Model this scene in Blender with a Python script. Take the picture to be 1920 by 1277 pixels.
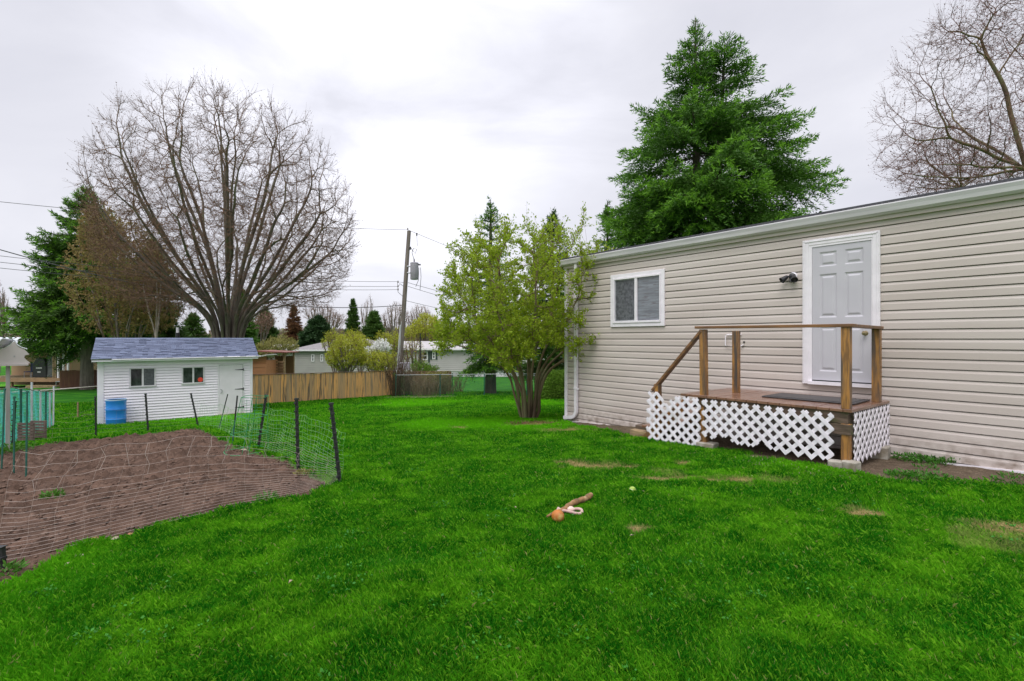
import bpy, bmesh, math, random
import numpy as np
from mathutils import Vector, Matrix
for o in list(bpy.data.objects): bpy.data.objects.remove(o)
R = math.radians
SC = bpy.context.scene
F = 940.0                                  # focal length in pixels of the 1920 px wide picture
HX, HY = 960.0, 635.0                      # principal column, horizon row
# ------------------------------------------------------------------ camera
cam = bpy.data.objects.new('camera', bpy.data.cameras.new('camera'))
SC.collection.objects.link(cam)
cam.location = (0, 0, 0); cam.rotation_euler = (R(90), 0, 0)     # eye level is z = 0, the lawn lies about 1.5 m below
cam.data.sensor_width = 36; cam.data.lens = 36 * F / 1920
cam.data.shift_y = -3.5 / 1920
cam.data.clip_start = 0.05; cam.data.clip_end = 3000
SC.camera = cam
# ------------------------------------------------------------------ world: overcast sky
SUN_EL, SUN_AZ = R(58), R(-150)            # azimuth from +Y, clockwise
w = bpy.data.worlds.new('World'); SC.world = w; w.use_nodes = True
nt = w.node_tree; nt.nodes.clear(); N = nt.nodes.new; K = nt.links.new
out = N('ShaderNodeOutputWorld')
sky = N('ShaderNodeTexSky'); sky.sky_type = 'NISHITA'; sky.sun_disc = False
sky.sun_elevation = SUN_EL; sky.sun_rotation = SUN_AZ
bg1 = N('ShaderNodeBackground'); bg1.inputs[1].default_value = 0.1; K(sky.outputs[0], bg1.inputs[0])
tc = N('ShaderNodeTexCoord')
mp = N('ShaderNodeMapping'); mp.inputs['Scale'].default_value = (1.0, 1.0, 2.6); K(tc.outputs['Generated'], mp.inputs[0])
n1 = N('ShaderNodeTexNoise'); n1.inputs['Scale'].default_value = 1.9; n1.inputs['Detail'].default_value = 7; n1.inputs['Roughness'].default_value = 0.52
n1.inputs['Distortion'].default_value = 0.5; K(mp.outputs[0], n1.inputs['Vector'])
cr = N('ShaderNodeValToRGB'); K(n1.outputs['Fac'], cr.inputs[0])
e = cr.color_ramp.elements
e[0].position = 0.36; e[0].color = (0.575, 0.578, 0.64, 1)
e[1].position = 0.64; e[1].color = (0.685, 0.685, 0.74, 1)
# thin cloud in front of the sun side: a softly brighter area, and a brighter zenith as under any overcast
sx = N('ShaderNodeVectorMath'); sx.operation = 'DOT_PRODUCT'; sx.inputs[1].default_value = Vector((-0.20, 0.86, 0.44)).normalized()
K(tc.outputs['Generated'], sx.inputs[0])
mr = N('ShaderNodeMapRange'); mr.interpolation_type = 'SMOOTHERSTEP'
mr.inputs[1].default_value = 0.88; mr.inputs[2].default_value = 1.0; mr.inputs[3].default_value = 0.0; mr.inputs[4].default_value = 0.34
K(sx.outputs['Value'], mr.inputs[0])
n2 = N('ShaderNodeMath'); n2.operation = 'MULTIPLY'; K(mr.outputs[0], n2.inputs[0])
mr3 = N('ShaderNodeMapRange'); mr3.inputs[1].default_value = 0.38; mr3.inputs[2].default_value = 0.58; mr3.inputs[3].default_value = 0.35; K(n1.outputs['Fac'], mr3.inputs[0]); K(mr3.outputs[0], n2.inputs[1])
sep = N('ShaderNodeSeparateXYZ'); K(tc.outputs['Generated'], sep.inputs[0])
mr2 = N('ShaderNodeMapRange'); mr2.interpolation_type = 'SMOOTHERSTEP'
mr2.inputs[1].default_value = 0.62; mr2.inputs[2].default_value = 0.95; mr2.inputs[3].default_value = 1.0; mr2.inputs[4].default_value = 3.2
K(sep.outputs['Z'], mr2.inputs[0])
ad = N('ShaderNodeMath'); ad.operation = 'ADD'; K(mr2.outputs[0], ad.inputs[0]); K(n2.outputs[0], ad.inputs[1])
bg2 = N('ShaderNodeBackground'); K(cr.outputs[0], bg2.inputs[0]); K(ad.outputs[0], bg2.inputs[1])
mx = N('ShaderNodeMixShader'); mx.inputs[0].default_value = 0.96; K(bg1.outputs[0], mx.inputs[1]); K(bg2.outputs[0], mx.inputs[2]); K(mx.outputs[0], out.inputs[0])
# ------------------------------------------------------------------ sun behind cloud
sl = bpy.data.lights.new('sun', 'SUN'); sl.energy = 1.3; sl.angle = R(35); sl.color = (1.0, 0.97, 0.93)
so = bpy.data.objects.new('sun', sl); SC.collection.objects.link(so)
sd = Vector((math.sin(SUN_AZ) * math.cos(SUN_EL), math.cos(SUN_AZ) * math.cos(SUN_EL), math.sin(SUN_EL)))
so.rotation_euler = sd.to_track_quat('Z', 'Y').to_euler()
SC.view_settings.view_transform = 'Standard'; SC.view_settings.look = 'None'
SC.view_settings.exposure = 0.38; SC.view_settings.gamma = 1.0
SC.render.engine = 'CYCLES'
SC.cycles.max_bounces = 6; SC.cycles.diffuse_bounces = 3; SC.cycles.transparent_max_bounces = 16
try: SC.cycles.use_denoising = True
except Exception: pass

# ------------------------------------------------------------------ helpers
COL = SC.collection
rng = np.random.default_rng(7); random.seed(7)
def hash2(ix, iy, s=0):
    n = (ix.astype(np.int64) * 374761393 + iy.astype(np.int64) * 668265263 + s * 974634777) & 0xffffffff
    n = ((n ^ (n >> 13)) * 1274126177) & 0xffffffff
    return ((n ^ (n >> 16)) & 0xffff) / 65535.0
def vnoise(x, y, s=0):
    ix = np.floor(x); iy = np.floor(y); fx = x - ix; fy = y - iy
    fx = fx * fx * (3 - 2 * fx); fy = fy * fy * (3 - 2 * fy)
    a = hash2(ix, iy, s); b = hash2(ix + 1, iy, s); c = hash2(ix, iy + 1, s); d = hash2(ix + 1, iy + 1, s)
    return (a * (1 - fx) + b * fx) * (1 - fy) + (c * (1 - fx) + d * fx) * fy
def fbm(x, y, sc, o=4, s=0, g=0.5):
    x = np.asarray(x, float); y = np.asarray(y, float)
    v = 0; a = 1; t = 0
    for k in range(o):
        v = v + a * vnoise(x * sc + 17.3 * k, y * sc - 9.1 * k, s + k); t += a; a *= g; sc *= 2.03
    return v / t
def pw(px, py, Y):                          # a point of the place at depth Y
    return Vector(((px - HX) / F * Y, Y, (HY - py) / F * Y))
CP = np.array([(0,0,-1.5),(-3,2,-1.5),(3,2,-1.5),(5.84,5.72,-1.545),(3.9,5.7,-1.53),(2.24,8.0,-1.64),(1.26,11.5,-1.90),
 (-1.83,5.3,-1.58),(-2.75,6.4,-1.67),(-3.95,8.05,-1.8),(-8.6,11.75,-2.19),(-8.1,12.8,-2.29),(-3.42,3.35,-1.55),(0.4,12.3,-1.99),
 (-14.45,17.5,-3.02),(-10.5,20.2,-3.02),(-12.8,24.7,-3.28),(-7.16,30.6,-3.48),(0,32,-3.5),(10,33,-3.5),(-9.4,9.3,-2.08),(-15.2,16.5,-2.9),(-28.5,33.6,-3.4),
 (-36,36,-3.6),(-60,40,-4),(-60,90,-4.1),(0,60,-4),(0,100,-4.1),(60,60,-4),(60,90,-4.1),(60,10,-1.7),(-60,0,-2.2),(0,-25,-1.5),(30,-25,-1.5),(-30,-25,-1.6),(20,10,-1.5),(20,28,-2.9),(-24,8,-2.5)], float)
def _tps():
    n = len(CP); P = CP[:, :2]
    r2 = ((P[:, None] - P[None]) ** 2).sum(-1)
    Kk = 0.5 * r2 * np.log(r2 + 1e-9) * (r2 > 0)
    A = np.zeros((n + 3, n + 3)); A[:n, :n] = Kk + np.eye(n) * 0.8
    A[:n, n] = 1; A[:n, n + 1:] = P; A[n, :n] = 1; A[n + 1:, :n] = P.T
    b = np.zeros(n + 3); b[:n] = CP[:, 2]
    return np.linalg.solve(A, b)
TW = _tps()
def gz(x, y):                               # height of the ground
    x = np.asarray(x, float); y = np.asarray(y, float); n = len(CP)
    v = TW[n] + TW[n + 1] * x + TW[n + 2] * y
    for k in range(n):
        r2 = (x - CP[k, 0]) ** 2 + (y - CP[k, 1]) ** 2
        v = v + TW[k] * 0.5 * r2 * np.log(r2 + 1e-9)
    v = np.clip(v, -4.15, -1.44)
    d = np.sqrt(x * x + y * y); t = np.clip((d - 60) / 40, 0, 1)
    return v * (1 - t) - 4.1 * t
def gp(px, py):                             # where the sight line through a pixel meets the ground
    dx = (px - HX) / F; dz = (HY - py) / F
    Y = np.linspace(1.5, 90, 6000); h = dz * Y - gz(dx * Y, Y)
    k = int(np.argmax(h < 0)); y = Y[k]
    return Vector((dx * y, y, float(gz(dx * y, y))))
def g3(x, y, dz=0): return Vector((x, y, float(gz(x, y)) + dz))

def tag(o, label, cat=None, group=None, kind=None):
    if label: o['label'] = label
    if cat: o['category'] = cat
    if group: o['group'] = group
    if kind: o['kind'] = kind
    return o
def thing(name, label, cat, loc=(0, 0, 0), rz=0, group=None):
    o = bpy.data.objects.new(name, None); COL.objects.link(o); o.location = loc; o.rotation_euler = (0, 0, rz)
    o.empty_display_size = 0.2
    return tag(o, label, cat, group)
class MB:                                   # collects shapes of one part
    def __init__(s): s.v = []; s.f = []; s.n = 0; s.rnd = []
    def add(s, V, Fs, rnd=None):
        V = np.asarray(V, float); s.v.append(V)
        for f in Fs: s.f.append([i + s.n for i in f]); s.rnd.append(random.random() if rnd is None else rnd)
        s.n += len(V); return s
    def box(s, c, d, rz=0, M=None, rnd=None):
        V = np.array([[x, y, z] for x in (-.5, .5) for y in (-.5, .5) for z in (-.5, .5)]) * np.array(d)
        if M is not None: V = V @ np.array(M.to_3x3()).T
        elif rz:
            c_, s_ = math.cos(rz), math.sin(rz); V = V @ np.array([[c_, s_, 0], [-s_, c_, 0], [0, 0, 1]])
        if rnd is None: rnd = random.random()
        return s.add(V + np.array(c), [(0, 1, 3, 2), (4, 6, 7, 5), (0, 4, 5, 1), (2, 3, 7, 6), (0, 2, 6, 4), (1, 5, 7, 3)], rnd)
    def b2(s, lo, hi, rnd=None):            # box from corner to corner
        lo = np.array(lo, float); hi = np.array(hi, float); return s.box((lo + hi) / 2, hi - lo, rnd=rnd)
    def bar(s, p, q, w, t, up=(0, 0, 1), rnd=None):   # rectangular bar from p to q, w wide along up x dir, t thick along up
        p = Vector(p); q = Vector(q); d = (q - p); L = d.length; d.normalize(); u = Vector(up); sdv = d.cross(u).normalized(); u2 = sdv.cross(d)
        M = Matrix((d, sdv, u2)).transposed()
        return s.box((p + q) / 2, (L, w, t), M=M, rnd=rnd)
    def tube(s, pts, r, n=8, cap=True, rnd=None):
        P = np.array([tuple(p) for p in pts], float); k = len(P)
        rr = np.full(k, r, float) if np.isscalar(r) else np.asarray(r, float)
        T = np.gradient(P, axis=0); T /= np.linalg.norm(T, axis=1)[:, None] + 1e-12
        m = T.mean(0); ref = np.array([0, 0, 1.0]) if abs(m[2]) < 0.8 * np.linalg.norm(m) + 1e-9 else np.array([1.0, 0, 0])
        A = np.cross(T, ref); A /= np.linalg.norm(A, axis=1)[:, None] + 1e-12; B = np.cross(T, A)
        a = np.arange(n) * 2 * math.pi / n
        V = P[:, None] + rr[:, None, None] * (np.cos(a)[None, :, None] * A[:, None] + np.sin(a)[None, :, None] * B[:, None])
        V = V.reshape(-1, 3); Fs = []
        for i in range(k - 1):
            for j in range(n):
                j2 = (j + 1) % n; Fs.append((i * n + j, i * n + j2, (i + 1) * n + j2, (i + 1) * n + j))
        if cap: Fs.append(tuple(range(n - 1, -1, -1))); Fs.append(tuple((k - 1) * n + j for j in range(n)))
        return s.add(V, Fs, rnd)
    def lathe(s, prof, c=(0, 0, 0), n=24, axis='Z', M=None):
        a = np.arange(n) * 2 * math.pi / n; k = len(prof)
        V = np.array([[r * math.cos(t), r * math.sin(t), z] for r, z in prof for t in a])
        if M is not None: V = V @ np.array(M.to_3x3()).T
        V = V + np.array(c)
        Fs = [(i * n + j, i * n + (j + 1) % n, (i + 1) * n + (j + 1) % n, (i + 1) * n + j) for i in range(k - 1) for j in range(n)]
        if prof[0][0] > 1e-4: Fs.append(tuple(range(n - 1, -1, -1)))
        if prof[-1][0] > 1e-4: Fs.append(tuple((k - 1) * n + j for j in range(n)))
        return s.add(V, Fs, 0.5)
    def prism(s, poly, a, b, plane='xz'):    # polygon in a plane, extruded from a to b along the third axis
        n = len(poly); V = []
        for h in (a, b):
            for u, v in poly: V.append((u, h, v) if plane == 'xz' else ((h, u, v) if plane == 'yz' else (u, v, h)))
        Fs = [tuple(range(n)), tuple(range(2 * n - 1, n - 1, -1))] + [(i, i + n, (i + 1) % n + n, (i + 1) % n) for i in range(n)]
        return s.add(V, Fs)
    def build(s, name, mat, parent=None, smooth=False, bevel=0, loc=None):
        V = np.concatenate(s.v) if s.v else np.zeros((0, 3))
        me = bpy.data.meshes.new(name); me.from_pydata(V.tolist(), [], s.f); me.materials.append(mat)
        at = me.attributes.new('rnd', 'FLOAT', 'FACE'); at.data.foreach_set('value', np.array(s.rnd, np.float32))
        bm = bmesh.new(); bm.from_mesh(me); bmesh.ops.recalc_face_normals(bm, faces=bm.faces)
        if bevel > 0:
            bmesh.ops.bevel(bm, geom=[e_ for e_ in bm.edges if e_.is_manifold and e_.calc_face_angle(0) > 0.6], offset=bevel, segments=1, affect='EDGES')
        bm.to_mesh(me); bm.free()
        if smooth:
            me.polygons.foreach_set('use_smooth', np.ones(len(me.polygons), bool))
            try: me.set_sharp_from_angle(angle=R(40))
            except Exception: pass
        o = bpy.data.objects.new(name, me); COL.objects.link(o)
        if parent: o.parent = parent
        if loc is not None: o.location = loc
        return o
def npobj(name, V, Fc, mat, parent=None, smooth=False, attrs=None, loc=None):   # fast mesh from arrays, all faces with the same corner count
    V = np.asarray(V, np.float32); Fc = np.asarray(Fc, np.int32); k = Fc.shape[1]
    me = bpy.data.meshes.new(name); me.vertices.add(len(V)); me.vertices.foreach_set('co', V.ravel())
    me.loops.add(Fc.size); me.loops.foreach_set('vertex_index', Fc.ravel())
    me.polygons.add(len(Fc)); me.polygons.foreach_set('loop_start', np.arange(0, Fc.size, k, dtype=np.int32))
    if smooth: me.polygons.foreach_set('use_smooth', np.ones(len(Fc), bool))
    for nm, (dom, arr) in (attrs or {}).items():
        at = me.attributes.new(nm, 'FLOAT', dom); at.data.foreach_set('value', np.asarray(arr, np.float32))
    me.materials.append(mat); me.update(calc_edges=True)
    o = bpy.data.objects.new(name, me); COL.objects.link(o)
    if parent: o.parent = parent
    if loc is not None: o.location = loc
    return o

# ------------------------------------------------------------------ materials
def mat(name, c1, c2=None, sc=4.0, rough=0.6, bump=0.0, bsc=40.0, stretch=(1, 1, 1), metal=0.0, spec=0.5, rnd=None, lo=0.35, hi=0.65, c3=None, sc3=1.0, t3=(0.55, 0.7), detail=5, trans=None, coat=0):
    m = bpy.data.materials.new(name); m.use_nodes = True; t = m.node_tree; t.nodes.clear(); N = t.nodes.new; K = t.links.new
    o = N('ShaderNodeOutputMaterial'); b = N('ShaderNodeBsdfPrincipled')
    b.inputs['Roughness'].default_value = rough; b.inputs['Metallic'].default_value = metal; b.inputs['Specular IOR Level'].default_value = spec
    if coat: b.inputs['Coat Weight'].default_value = coat; b.inputs['Coat Roughness'].default_value = 0.15
    co = N('ShaderNodeTexCoord'); mp = N('ShaderNodeMapping'); mp.inputs['Scale'].default_value = stretch; K(co.outputs['Object'], mp.inputs[0])
    col = None
    vec = mp.outputs[0]
    if rnd is not None:                      # each board / leaf its own piece of the pattern
        at = N('ShaderNodeAttribute'); at.attribute_name = 'rnd'
        sc_ = N('ShaderNodeVectorMath'); sc_.operation = 'SCALE'; sc_.inputs[3].default_value = 37.0
        cx = N('ShaderNodeCombineXYZ'); 
        for k in range(3): K(at.outputs['Fac'], cx.inputs[k])
        K(cx.outputs[0], sc_.inputs[0]); av = N('ShaderNodeVectorMath'); K(vec, av.inputs[0]); K(sc_.outputs[0], av.inputs[1]); vec = av.outputs[0]
    if c2 is not None:
        n = N('ShaderNodeTexNoise'); n.inputs['Scale'].default_value = sc; n.inputs['Detail'].default_value = detail; K(vec, n.inputs['Vector'])
        r = N('ShaderNodeMapRange'); r.inputs[1].default_value = lo; r.inputs[2].default_value = hi; K(n.outputs['Fac'], r.inputs[0])
        mx = N('ShaderNodeMix'); mx.data_type = 'RGBA'; K(r.outputs[0], mx.inputs[0]); mx.inputs[6].default_value = (*c1, 1); mx.inputs[7].default_value = (*c2, 1); col = mx.outputs[2]
    if c3 is not None:
        n3 = N('ShaderNodeTexNoise'); n3.inputs['Scale'].default_value = sc3; n3.inputs['Detail'].default_value = 4; K(vec, n3.inputs['Vector'])
        r3 = N('ShaderNodeMapRange'); r3.inputs[1].default_value = t3[0]; r3.inputs[2].default_value = t3[1]; K(n3.outputs['Fac'], r3.inputs[0])
        m3 = N('ShaderNodeMix'); m3.data_type = 'RGBA'; K(r3.outputs[0], m3.inputs[0])
        if col: K(col, m3.inputs[6])
        else: m3.inputs[6].default_value = (*c1, 1)
        m3.inputs[7].default_value = (*c3, 1); col = m3.outputs[2]
    if rnd:
        m4 = N('ShaderNodeMix'); m4.data_type = 'RGBA'
        rr = N('ShaderNodeMapRange'); rr.inputs[3].default_value = 0; rr.inputs[4].default_value = rnd[1]; K(at.outputs['Fac'], rr.inputs[0]); K(rr.outputs[0], m4.inputs[0])
        if col: K(col, m4.inputs[6])
        else: m4.inputs[6].default_value = (*c1, 1)
        m4.inputs[7].default_value = (*rnd[0], 1); col = m4.outputs[2]
    if col: K(col, b.inputs['Base Color'])
    else: b.inputs['Base Color'].default_value = (*c1, 1)
    if bump:
        bn = N('ShaderNodeTexNoise'); bn.inputs['Scale'].default_value = bsc; bn.inputs['Detail'].default_value = 5; K(vec, bn.inputs['Vector'])
        bu = N('ShaderNodeBump'); bu.inputs['Strength'].default_value = 1.0; bu.inputs['Distance'].default_value = bump; K(bn.outputs['Fac'], bu.inputs['Height']); K(bu.outputs[0], b.inputs['Normal'])
    if trans:
        tr = N('ShaderNodeBsdfTranslucent')
        if col: K(col, tr.inputs[0])
        else: tr.inputs[0].default_value = (*c1, 1)
        ms = N('ShaderNodeMixShader'); ms.inputs[0].default_value = trans; K(b.outputs[0], ms.inputs[1]); K(tr.outputs[0], ms.inputs[2]); K(ms.outputs[0], o.inputs[0])
    else: K(b.outputs[0], o.inputs[0])
    return m
M = {}
M['siding'] = mat('beige vinyl siding', (0.53, 0.46, 0.42), (0.60, 0.53, 0.49), 1.3, 0.42, 0.0006, 60, (0.4, 1, 3), c3=(0.46, 0.395, 0.35), sc3=0.5, t3=(0.5, 0.8))
def splash(m):
    t = m.node_tree; N = t.nodes.new; K = t.links.new; b = [n for n in t.nodes if n.type == 'BSDF_PRINCIPLED'][0]; src = b.inputs['Base Color'].links[0].from_socket
    co = N('ShaderNodeTexCoord'); sp = N('ShaderNodeSeparateXYZ'); K(co.outputs['Object'], sp.inputs[0])
    a = N('ShaderNodeMath'); a.operation = 'MULTIPLY_ADD'; a.inputs[1].default_value = -.049; K(sp.outputs['X'], a.inputs[0]); K(sp.outputs['Z'], a.inputs[2])
    r = N('ShaderNodeMapRange'); r.inputs[1].default_value = .42; r.inputs[2].default_value = .0; K(a.outputs[0], r.inputs[0])
    n = N('ShaderNodeTexNoise'); n.inputs['Scale'].default_value = 9; n.inputs['Detail'].default_value = 8; K(co.outputs['Object'], n.inputs['Vector'])
    r2 = N('ShaderNodeMapRange'); r2.inputs[1].default_value = .42; r2.inputs[2].default_value = .72; K(n.outputs['Fac'], r2.inputs[0])
    mu = N('ShaderNodeMath'); mu.operation = 'MULTIPLY'; K(r.outputs[0], mu.inputs[0]); K(r2.outputs[0], mu.inputs[1])
    mx = N('ShaderNodeMix'); mx.data_type = 'RGBA'; K(mu.outputs[0], mx.inputs[0]); K(src, mx.inputs[6]); mx.inputs[7].default_value = (.20, .14, .10, 1); K(mx.outputs[2], b.inputs['Base Color'])
splash(M['siding'])
M['white'] = mat('white vinyl trim', (0.88, 0.83, 0.88), (0.80, 0.755, 0.80), 6, 0.4)
M['gutter'] = mat('white aluminium gutter', (0.74, 0.70, 0.735), (0.62, 0.585, 0.62), 3, 0.35, stretch=(0.4, 3, 3))
M['lattice'] = mat('white plastic lattice', (0.88, 0.83, 0.89), (0.78, 0.74, 0.79), 5, 0.45, c3=(0.5, 0.5, 0.45), sc3=2.5, t3=(0.66, 0.85))
M['door'] = mat('pale grey door paint', (0.53, 0.51, 0.555), (0.56, 0.54, 0.585), 3, 0.38)
M['glass_dark'] = mat('window glass', (0.018, 0.02, 0.022), (0.06, 0.065, 0.07), 7, 0.06, stretch=(1, 1, 0.6), spec=0.7)
M['blind'] = mat('drawn blind behind glass', (0.13, 0.14, 0.16), (0.24, 0.26, 0.29), 3, 0.1, stretch=(0.8, 1, 9), spec=0.8, c3=(0.07, 0.05, 0.05), sc3=6, t3=(0.55, 0.7))
M['screen'] = mat('insect screen', (0.05, 0.052, 0.06), (0.13, 0.135, 0.15), 22, 0.25, stretch=(1, 1, 1), spec=0.6)
M['shingle_dark'] = mat('dark roof edge', (0.045, 0.045, 0.055), (0.09, 0.09, 0.1), 30, 0.9)
M['black'] = mat('black plastic', (0.015, 0.015, 0.017), (0.03, 0.03, 0.032), 30, 0.45)
M['wood'] = mat('weathered treated lumber', (0.42, 0.20, 0.05), (0.20, 0.10, 0.035), 4.5, 0.42, 0.003, 22, (7, 7, 0.8), rnd=((0.30, 0.14, 0.04), 0.3), c3=(0.085, 0.065, 0.055), sc3=1.6, t3=(0.47, 0.60), lo=.42, hi=.58)
M['wood_h'] = mat('wet brown rail lumber', (0.26, 0.12, 0.045), (0.13, 0.065, 0.03), 3.5, 0.4, 0.002, 18, (0.7, 5, 5), rnd=((0.2, 0.1, 0.04), 0.35), c3=(0.07, 0.045, 0.03), sc3=2, t3=(0.52, 0.68))
M['deck'] = mat('wet deck boards', (0.23, 0.115, 0.07), (0.14, 0.07, 0.045), 4, 0.22, 0.001, 14, (5, 0.7, 5), rnd=((0.28, 0.15, 0.1), 0.5), spec=0.7)
M['mat'] = mat('dark rubber mat', (0.035, 0.033, 0.035), (0.06, 0.055, 0.055), 40, 0.5, 0.003, 60)
M['concrete'] = mat('concrete', (0.42, 0.39, 0.33), (0.28, 0.25, 0.21), 8, 0.9, 0.006, 30, c3=(0.2, 0.16, 0.1), sc3=4, t3=(0.55, 0.7))
M['timber'] = mat('old landscape timber', (0.38, 0.27, 0.14), (0.22, 0.15, 0.09), 5, 0.85, 0.008, 12, (1, 5, 5), c3=(0.12, 0.09, 0.05), sc3=3, t3=(0.55, 0.7))
M['timber_dark'] = mat('mossy dark plank', (0.16, 0.11, 0.08), (0.08, 0.055, 0.035), 5, 0.8, 0.006, 12, (1, 5, 5), c3=(0.1, 0.1, 0.04), sc3=3, t3=(0.5, 0.7))
M['shedwall'] = mat('white shed siding', (0.93, 0.86, 0.93), (0.89, 0.825, 0.89), 2, 0.5)
M['pole'] = mat('grey weathered pole', (0.26, 0.22, 0.19), (0.15, 0.125, 0.11), 3, 0.9, 0.006, 12, (6, 6, 0.5))
M['pole_pale'] = mat('pale plastic post', (.55, .56, .6), (.42, .43, .47), 5, .6)
M['metal'] = mat('galvanised steel', (0.42, 0.43, 0.45), (0.3, 0.31, 0.33), 8, 0.45, metal=0.3)
M['grey_metal'] = mat('grey transformer paint', (0.46, 0.43, 0.49), (0.40, 0.38, 0.43), 4, 0.7)
M['wire'] = mat('dark cable', (0.06, 0.06, 0.065), rough=0.6)
M['green_metal'] = mat('green coated fence steel', (0.015, 0.12, 0.09), (0.02, 0.075, 0.055), 6, 0.5)
M['green_wire'] = mat('green coated wire', (0.03, 0.30, 0.10), (0.03, 0.2, 0.08), 6, 0.5)
M['net_white'] = mat('pale plastic netting', (0.36, 0.30, 0.26), (0.24, 0.19, 0.165), 6, 0.6)
M['net_green'] = mat('pale green plastic netting', (0.16, 0.42, 0.14), (0.34, 0.50, 0.30), 3, 0.6)
M['net_teal'] = mat('teal plastic netting', (0.04, 0.42, 0.37), (0.12, 0.56, 0.50), 2, 0.5)
M['barrel'] = mat('blue plastic', (0.015, 0.19, 0.62), (0.03, 0.25, 0.68), 3, 0.4)
M['bark_maple'] = mat('maple bark', (0.17, 0.14, 0.115), (0.085, 0.065, 0.05), 2.5, 0.95, 0.02, 9, (3, 3, 0.5), c3=(0.13, 0.14, 0.07), sc3=0.9, t3=(0.5, 0.7))
M['twig_maple'] = mat('maple twigs', (0.15, 0.085, 0.055), (0.19, 0.115, 0.075), 0.6, 0.9)
M['twig_red'] = mat('budding red twigs', (0.20, 0.105, 0.085), (0.15, 0.085, 0.07), 0.8, 0.9)
M['bark_green'] = mat('mossy smooth bark', (0.22, 0.21, 0.11), (0.20, 0.125, 0.075), 2, 0.9, 0.008, 14, (3, 3, 0.8), c3=(0.10, 0.065, 0.045), sc3=1.2, t3=(0.5, 0.68))
M['bark_dark'] = mat('dark conifer bark', (0.075, 0.055, 0.045), (0.13, 0.10, 0.08), 3, 0.95, 0.02, 10, (3, 3, 0.6))
M['bark_grey'] = mat('grey bark', (0.24, 0.20, 0.17), (0.14, 0.115, 0.1), 3, 0.95, 0.01, 10, (3, 3, 0.6))
def leafmat(name, a, b_, trans=0.3, c3=None, rr=None, t3=(0.5, 0.68), sc3=0.8): return mat(name, a, b_, 1.6, 0.55, trans=trans, rnd=(rr or b_, 0.6), c3=c3, sc3=sc3, t3=t3, detail=3, spec=0.25)
M['needle'] = leafmat('spruce needles', (0.045, 0.12, 0.015), (0.09, 0.21, 0.02), 0.2, rr=(0.07, 0.17, 0.02))
M['needle_dark'] = leafmat('dark spruce needles', (0.04, 0.095, 0.018), (0.075, 0.15, 0.022), 0.18)
M['needle_new'] = leafmat('bright spruce shoots', (0.12, 0.29, 0.02), (0.18, 0.38, 0.03), 0.35)
M['leaf_spring'] = leafmat('fresh spring leaves', (0.22, 0.35, 0.015), (0.36, 0.48, 0.03), 0.45, rr=(0.30, 0.38, 0.02), c3=(0.26, 0.19, 0.05), t3=(.56, .72))
M['bud_brown'] = leafmat('brown olive buds', (0.26, 0.185, 0.07), (0.36, 0.235, 0.11), 0.4, rr=(0.22, 0.26, 0.05), c3=(0.34, 0.17, 0.09))
M['bud_red'] = leafmat('red buds', (0.20, 0.05, 0.035), (0.14, 0.06, 0.04), 0.2)
M['bud_rust'] = leafmat('rusty buds', (0.22, 0.10, 0.04), (0.15, 0.08, 0.045), 0.2)
M['willow'] = leafmat('yellow green spring foliage', (0.36, 0.38, 0.03), (0.50, 0.50, 0.05), 0.4, rr=(0.3, 0.36, 0.04))
M['olive'] = leafmat('olive spring foliage', (0.22, 0.22, 0.06), (0.30, 0.28, 0.08), 0.3)
M['blossom'] = leafmat('white blossom', (0.72, 0.74, 0.68), (0.8, 0.8, 0.78), 0.3)
M['dark_leaf'] = leafmat('dark evergreen foliage', (0.02, 0.05, 0.018), (0.04, 0.09, 0.025), 0.1)
M['hedge'] = leafmat('yellow green hedge', (0.09, 0.20, 0.02), (0.16, 0.28, 0.03), 0.3)
M['pinkhaze'] = leafmat('reddish spring haze', (0.26, 0.15, 0.12), (0.2, 0.13, 0.09), 0.2)
# ------------------------------------------------------------------ frames of the two near buildings
C0 = Vector((1.26, 11.5, -1.9)); HRZ = math.atan2(-.7836, .6214)     # far corner of the long wall; local x runs along the wall, local y into the house
HS = np.array([.6214, -.7836]); HT = np.array([-.7836, -.6214])
A0 = Vector((-14.45, 17.5, -3.02)); ARZ = math.atan2(.5743, .8187)
def house_st(x, y):
    dx = x - C0.x; dy = y - C0.y
    return dx * HS[0] + dy * HS[1], dx * HT[0] + dy * HT[1]
def in_poly(x, y, P):
    ins = np.zeros(np.shape(x), bool); n = len(P)
    for i in range(n):
        x1, y1 = P[i]; x2, y2 = P[(i + 1) % n]
        c = ((y1 > y) != (y2 > y)) & (x < (x2 - x1) * (y - y1) / (y2 - y1 + 1e-12) + x1); ins ^= c
    return ins
def poly_dist(x, y, P):
    d = np.full(np.shape(x), 1e9); n = len(P)
    for i in range(n):
        a = np.array(P[i]); b = np.array(P[(i + 1) % n]); v = b - a
        t = np.clip(((x - a[0]) * v[0] + (y - a[1]) * v[1]) / (v @ v), 0, 1)
        d = np.minimum(d, np.hypot(x - a[0] - t * v[0], y - a[1] - t * v[1]))
    return d
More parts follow.
